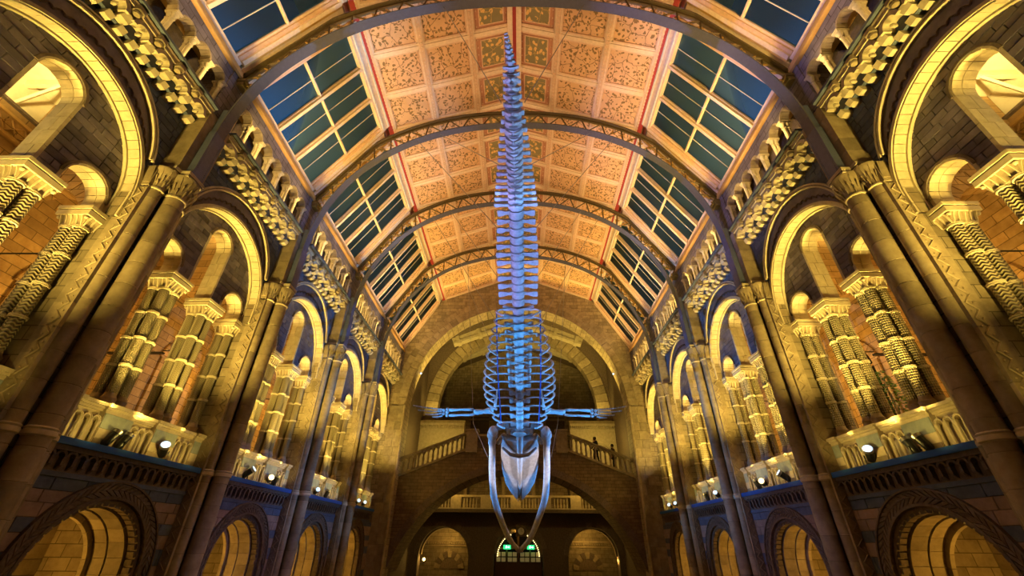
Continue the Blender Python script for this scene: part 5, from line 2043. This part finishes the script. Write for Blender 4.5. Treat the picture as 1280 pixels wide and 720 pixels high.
        for k in range(len(pts)):
            f = k / (len(pts) - 1)
            rr.append(0.21 if k < 3 else (0.155 if k < 6 else 0.13 - 0.04 * max(0, f - 0.6) / 0.4))
        t.part('mandible', MB().tube(pts, rr, 10, 1.25, (1, 0, 0)), 'bone', smooth='all')
        t.part('mandible_head', MB().ball((0.2 + s_ * 1.22, 19.98, 8.46), 0.26, 10, 7, (0.9, 1, 1)), 'bone', smooth='all')
    t.part('vomer', MB().tube([S(-0.2, 0, -0.16), S(0.8, 0, -0.26), S(2.0, 0, -0.25), S(3.2, 0, -0.18), S(3.9, 0, -0.1)], [0.16, 0.13, 0.11, 0.08, 0.04], 8, 1.1), 'bone', smooth='all')
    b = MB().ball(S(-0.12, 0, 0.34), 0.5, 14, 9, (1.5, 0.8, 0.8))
    t.part('cranium', b, 'bonedark', smooth='all')  # dark colour here stands in for the shadow inside the skull
    t.part('hyoid', MB().tube([(-0.55, 19.2, 7.6), (-0.2, 19.4, 7.35), (0.2, 19.45, 7.3), (0.6, 19.4, 7.35), (0.95, 19.2, 7.6)], [0.05, 0.08, 0.1, 0.08, 0.05], 7), 'bonedark', smooth='all')
    t.part('breastbone', MB().ball((0.2, 18.4, 8.0), 0.3, 9, 6, (1, 1.2, 0.3)), 'bonedark', smooth='all')
    t.part('jaw_clamp', MB().box(0.06, 0.38, 24.3, 24.52, 3.62, 3.88), 'chrome', label='pale clamp joining the jaw tips')
    return t


whale()

# cables that carry the whale
cab = 0
for y, ry, rx in ((6.6, 7.6, 2.6), (8.6, 13.0, 3.6), (11.6, 13.0, 4.6), (14.0, 18.4, 3.8), (16.4, 18.4, 4.8), (18.6, 23.8, 4.0)):
    p, T, L, N = on_spine(s_at_y(y))
    for s in (-1, 1):
        z = LZ + LB * (1 - (rx / LX) ** 2.15) ** (1 / 2.15)
        cab += 1
        a = p + L * (s * 0.3) + N * 0.2
        me = MB().tube([a, (s * rx, ry, z + 0.02)], 0.013, 5).mesh('suspension_cable', M['steel'], tuple(a))
        o = put('suspension_cable', me, None, a)
        tag(o, f'thin steel cable from the whale to the {SIDE[s]} roof, {["first", "second", "third", "fourth", "fifth", "sixth"][(cab - 1) // 2]} pair from the tail', 'cable', 'cables that hang the whale')
for s in (-1, 1):
    a = Vector((0.2 + s * 1.5, 20.9, 7.5))
    me = MB().tube([a, (s * 2.15, 21.6, 9.2), (s * 3.4, 23.8, LZ + LB * 0.9)], 0.013, 5).mesh('suspension_cable', M['steel'], tuple(a))
    tag(put('suspension_cable', me, None, a), f'thin steel cable from the {SIDE[s]} jaw bone up to the roof', 'cable', 'cables that hang the whale')


# ------------------------------------------------------------------ two visitors on the stairs, a tree in the gallery
def person(x, y, z, h, face, label, cloth, step=0.12):
    t = Thing('person', (x, y, z), label, 'person')
    k = h / 1.75
    J = {'pelvis': (0, 0, .94), 'waist': (0, 0, 1.10), 'chest': (0, .02, 1.30), 'neck': (0, .02, 1.48), 'head': (0, .05, 1.60), 'crown': (0, .04, 1.70)}
    R = {'pelvis': .145, 'waist': .125, 'chest': .145, 'neck': .055, 'head': .088, 'crown': .07}
    E_ = [('pelvis', 'waist'), ('waist', 'chest'), ('chest', 'neck'), ('neck', 'head'), ('head', 'crown')]
    for s in (-1, 1):
        n = 'l' if s < 0 else 'r'
        for nm, c, r in (('sh', (s * .17, .01, 1.42), .065), ('el', (s * .23, .02 + .03 * s, 1.15), .048), ('wr', (s * .24, .12 + .10 * s, .95), .034), ('pa', (s * .24, .15 + .11 * s, .88), .038),
                         ('hi', (s * .09, 0, .88), .095), ('kn', (s * .10, .04 + s * step * .6, .48), .065), ('an', (s * .10, s * step - .02, .08), .045), ('to', (s * .11, s * step + .14, .035), .04)):
            J[nm + n], R[nm + n] = c, r
        E_ += [('chest', 'sh' + n), ('sh' + n, 'el' + n), ('el' + n, 'wr' + n), ('wr' + n, 'pa' + n), ('pelvis', 'hi' + n), ('hi' + n, 'kn' + n), ('kn' + n, 'an' + n), ('an' + n, 'to' + n)]
        for f in range(5):
            base = J['pa' + n]
            a = (f - 1.5) * 0.017
            l = (0.05, 0.075, 0.08, 0.075, 0.06)[f]
            tip = (base[0] + (-s * .05 if f == 0 else -s * 0.012), base[1] + a + 0.02, base[2] - l)
            J[f'f{f}{n}'], R[f'f{f}{n}'] = tip, .010
            E_.append(('pa' + n, f'f{f}{n}'))
    names = list(J)

    def skin(nm, sel, mat, grow, par):
        bm = bmesh.new()
        lay = bm.verts.layers.skin.verify()
        vv = {}
        for q in names:
            if q in sel:
                v = bm.verts.new([c * k for c in J[q]])
                v[lay].radius = ((R[q] + grow) * k,) * 2
                v[lay].use_root = (q == sel[0])
                vv[q] = v
        for a, b_ in E_:
            if a in vv and b_ in vv:
                bm.edges.new((vv[a], vv[b_]))
        me = D.meshes.new(nm)
        bm.to_mesh(me)
        bm.free()
        me.materials.append(M[mat])
        o = put(nm, me, par)
        o.modifiers.new('skin', 'SKIN').use_smooth_shade = True
        sb = o.modifiers.new('smooth', 'SUBSURF')
        sb.levels = sb.render_levels = 1
        return o
    body = skin('body', ['pelvis'] + [q for q in names if q != 'pelvis'], 'skin', 0, t.root)
    skin('coat', ['pelvis', 'waist', 'chest', 'shl', 'ell', 'wrl', 'shr', 'elr', 'wrr', 'hil', 'hir'], cloth, .014, t.root)
    skin('trousers', ['pelvis', 'hil', 'knl', 'anl', 'hir', 'knr', 'anr'], 'cloth', .010, t.root)
    sc = lambda p: tuple(t.org[i] + p[i] * k for i in range(3))
    t.part('hair', MB().ball(sc((0, .025, 1.665)), .105 * k, 10, 7, (1, 1.1, 1.0)), 'hair', smooth='all')
    face_ = MB().ball(sc((0, .14, 1.60)), .018 * k, 6, 4, (.7, 1, 1.3))
    t.part('nose', face_, 'skin')
    b = MB()
    for s in (-1, 1):
        b.ball(sc((s * .032, .125, 1.625)), .012 * k, 6, 4)
    t.part('eyes', b, 'hair', stuff=True)
    t.part('mouth', MB().ball(sc((0, .132, 1.555)), .022 * k, 6, 4, (1, .3, .3)), 'redstripe')
    b = MB()
    for s in (-1, 1):
        b.ball(sc((s * .092, .05, 1.605)), .025 * k, 6, 4, (.4, .8, 1.2))
    t.part('ears', b, 'skin', stuff=True)
    t.root.rotation_euler.z = face
    return t


person(5.55, 30.75, deck(5.55) + 0.08, 1.75, PI * 0.65, 'person in dark coat on the right stairs, higher of the two, facing the hall', 'cloth')
person(6.75, 30.8, deck(6.75) + 0.10, 1.72, PI * 0.3, 'person in brown coat on the right stairs, lower of the two', 'cloth2')

t = Thing('potted_conifer', (11.2, 12.3, 6.25), 'small green conifer in a pot in the right gallery, second bay', 'tree')
t.part('pot', MB().lathe([(0.2, 6.25), (0.28, 6.6), (0.30, 6.62), (0.30, 6.7), (0.24, 6.7)], 14, (11.2, 12.3)), 'orange', smooth=True)
t.part('trunk', MB().lathe([(0.05, 6.6), (0.015, 8.5)], 8, (11.2, 12.3)), 'doorwood', smooth=True)
b = MB()
for i in range(900):
    f = rnd.random() ** 0.7
    z = 8.6 - 1.85 * f
    r = 0.62 * f + 0.02
    a = rnd.random() * 2 * PI
    rr = r * (0.55 + 0.45 * rnd.random())
    c = Vector((11.2 + rr * math.cos(a), 12.3 + rr * math.sin(a), z))
    d = Vector((math.cos(a), math.sin(a), -0.35 + 0.5 * rnd.random())) * 0.12
    w = Vector((-math.sin(a), math.cos(a), 0)) * 0.028
    b.add([c, c + d * 0.5 + w, c + d, c + d * 0.5 - w, c + d * 0.5 + Vector((0, 0, 0.012))], [(0, 1, 4), (1, 2, 4), (2, 3, 4), (3, 0, 4), (0, 3, 2, 1)])
t.part('foliage', b, 'leaf', stuff=True)
lamp('POINT', (10.6, 11.6, 8.4), 14, (0.9, 1.0, 0.6), size=0.1, name='tree_light')
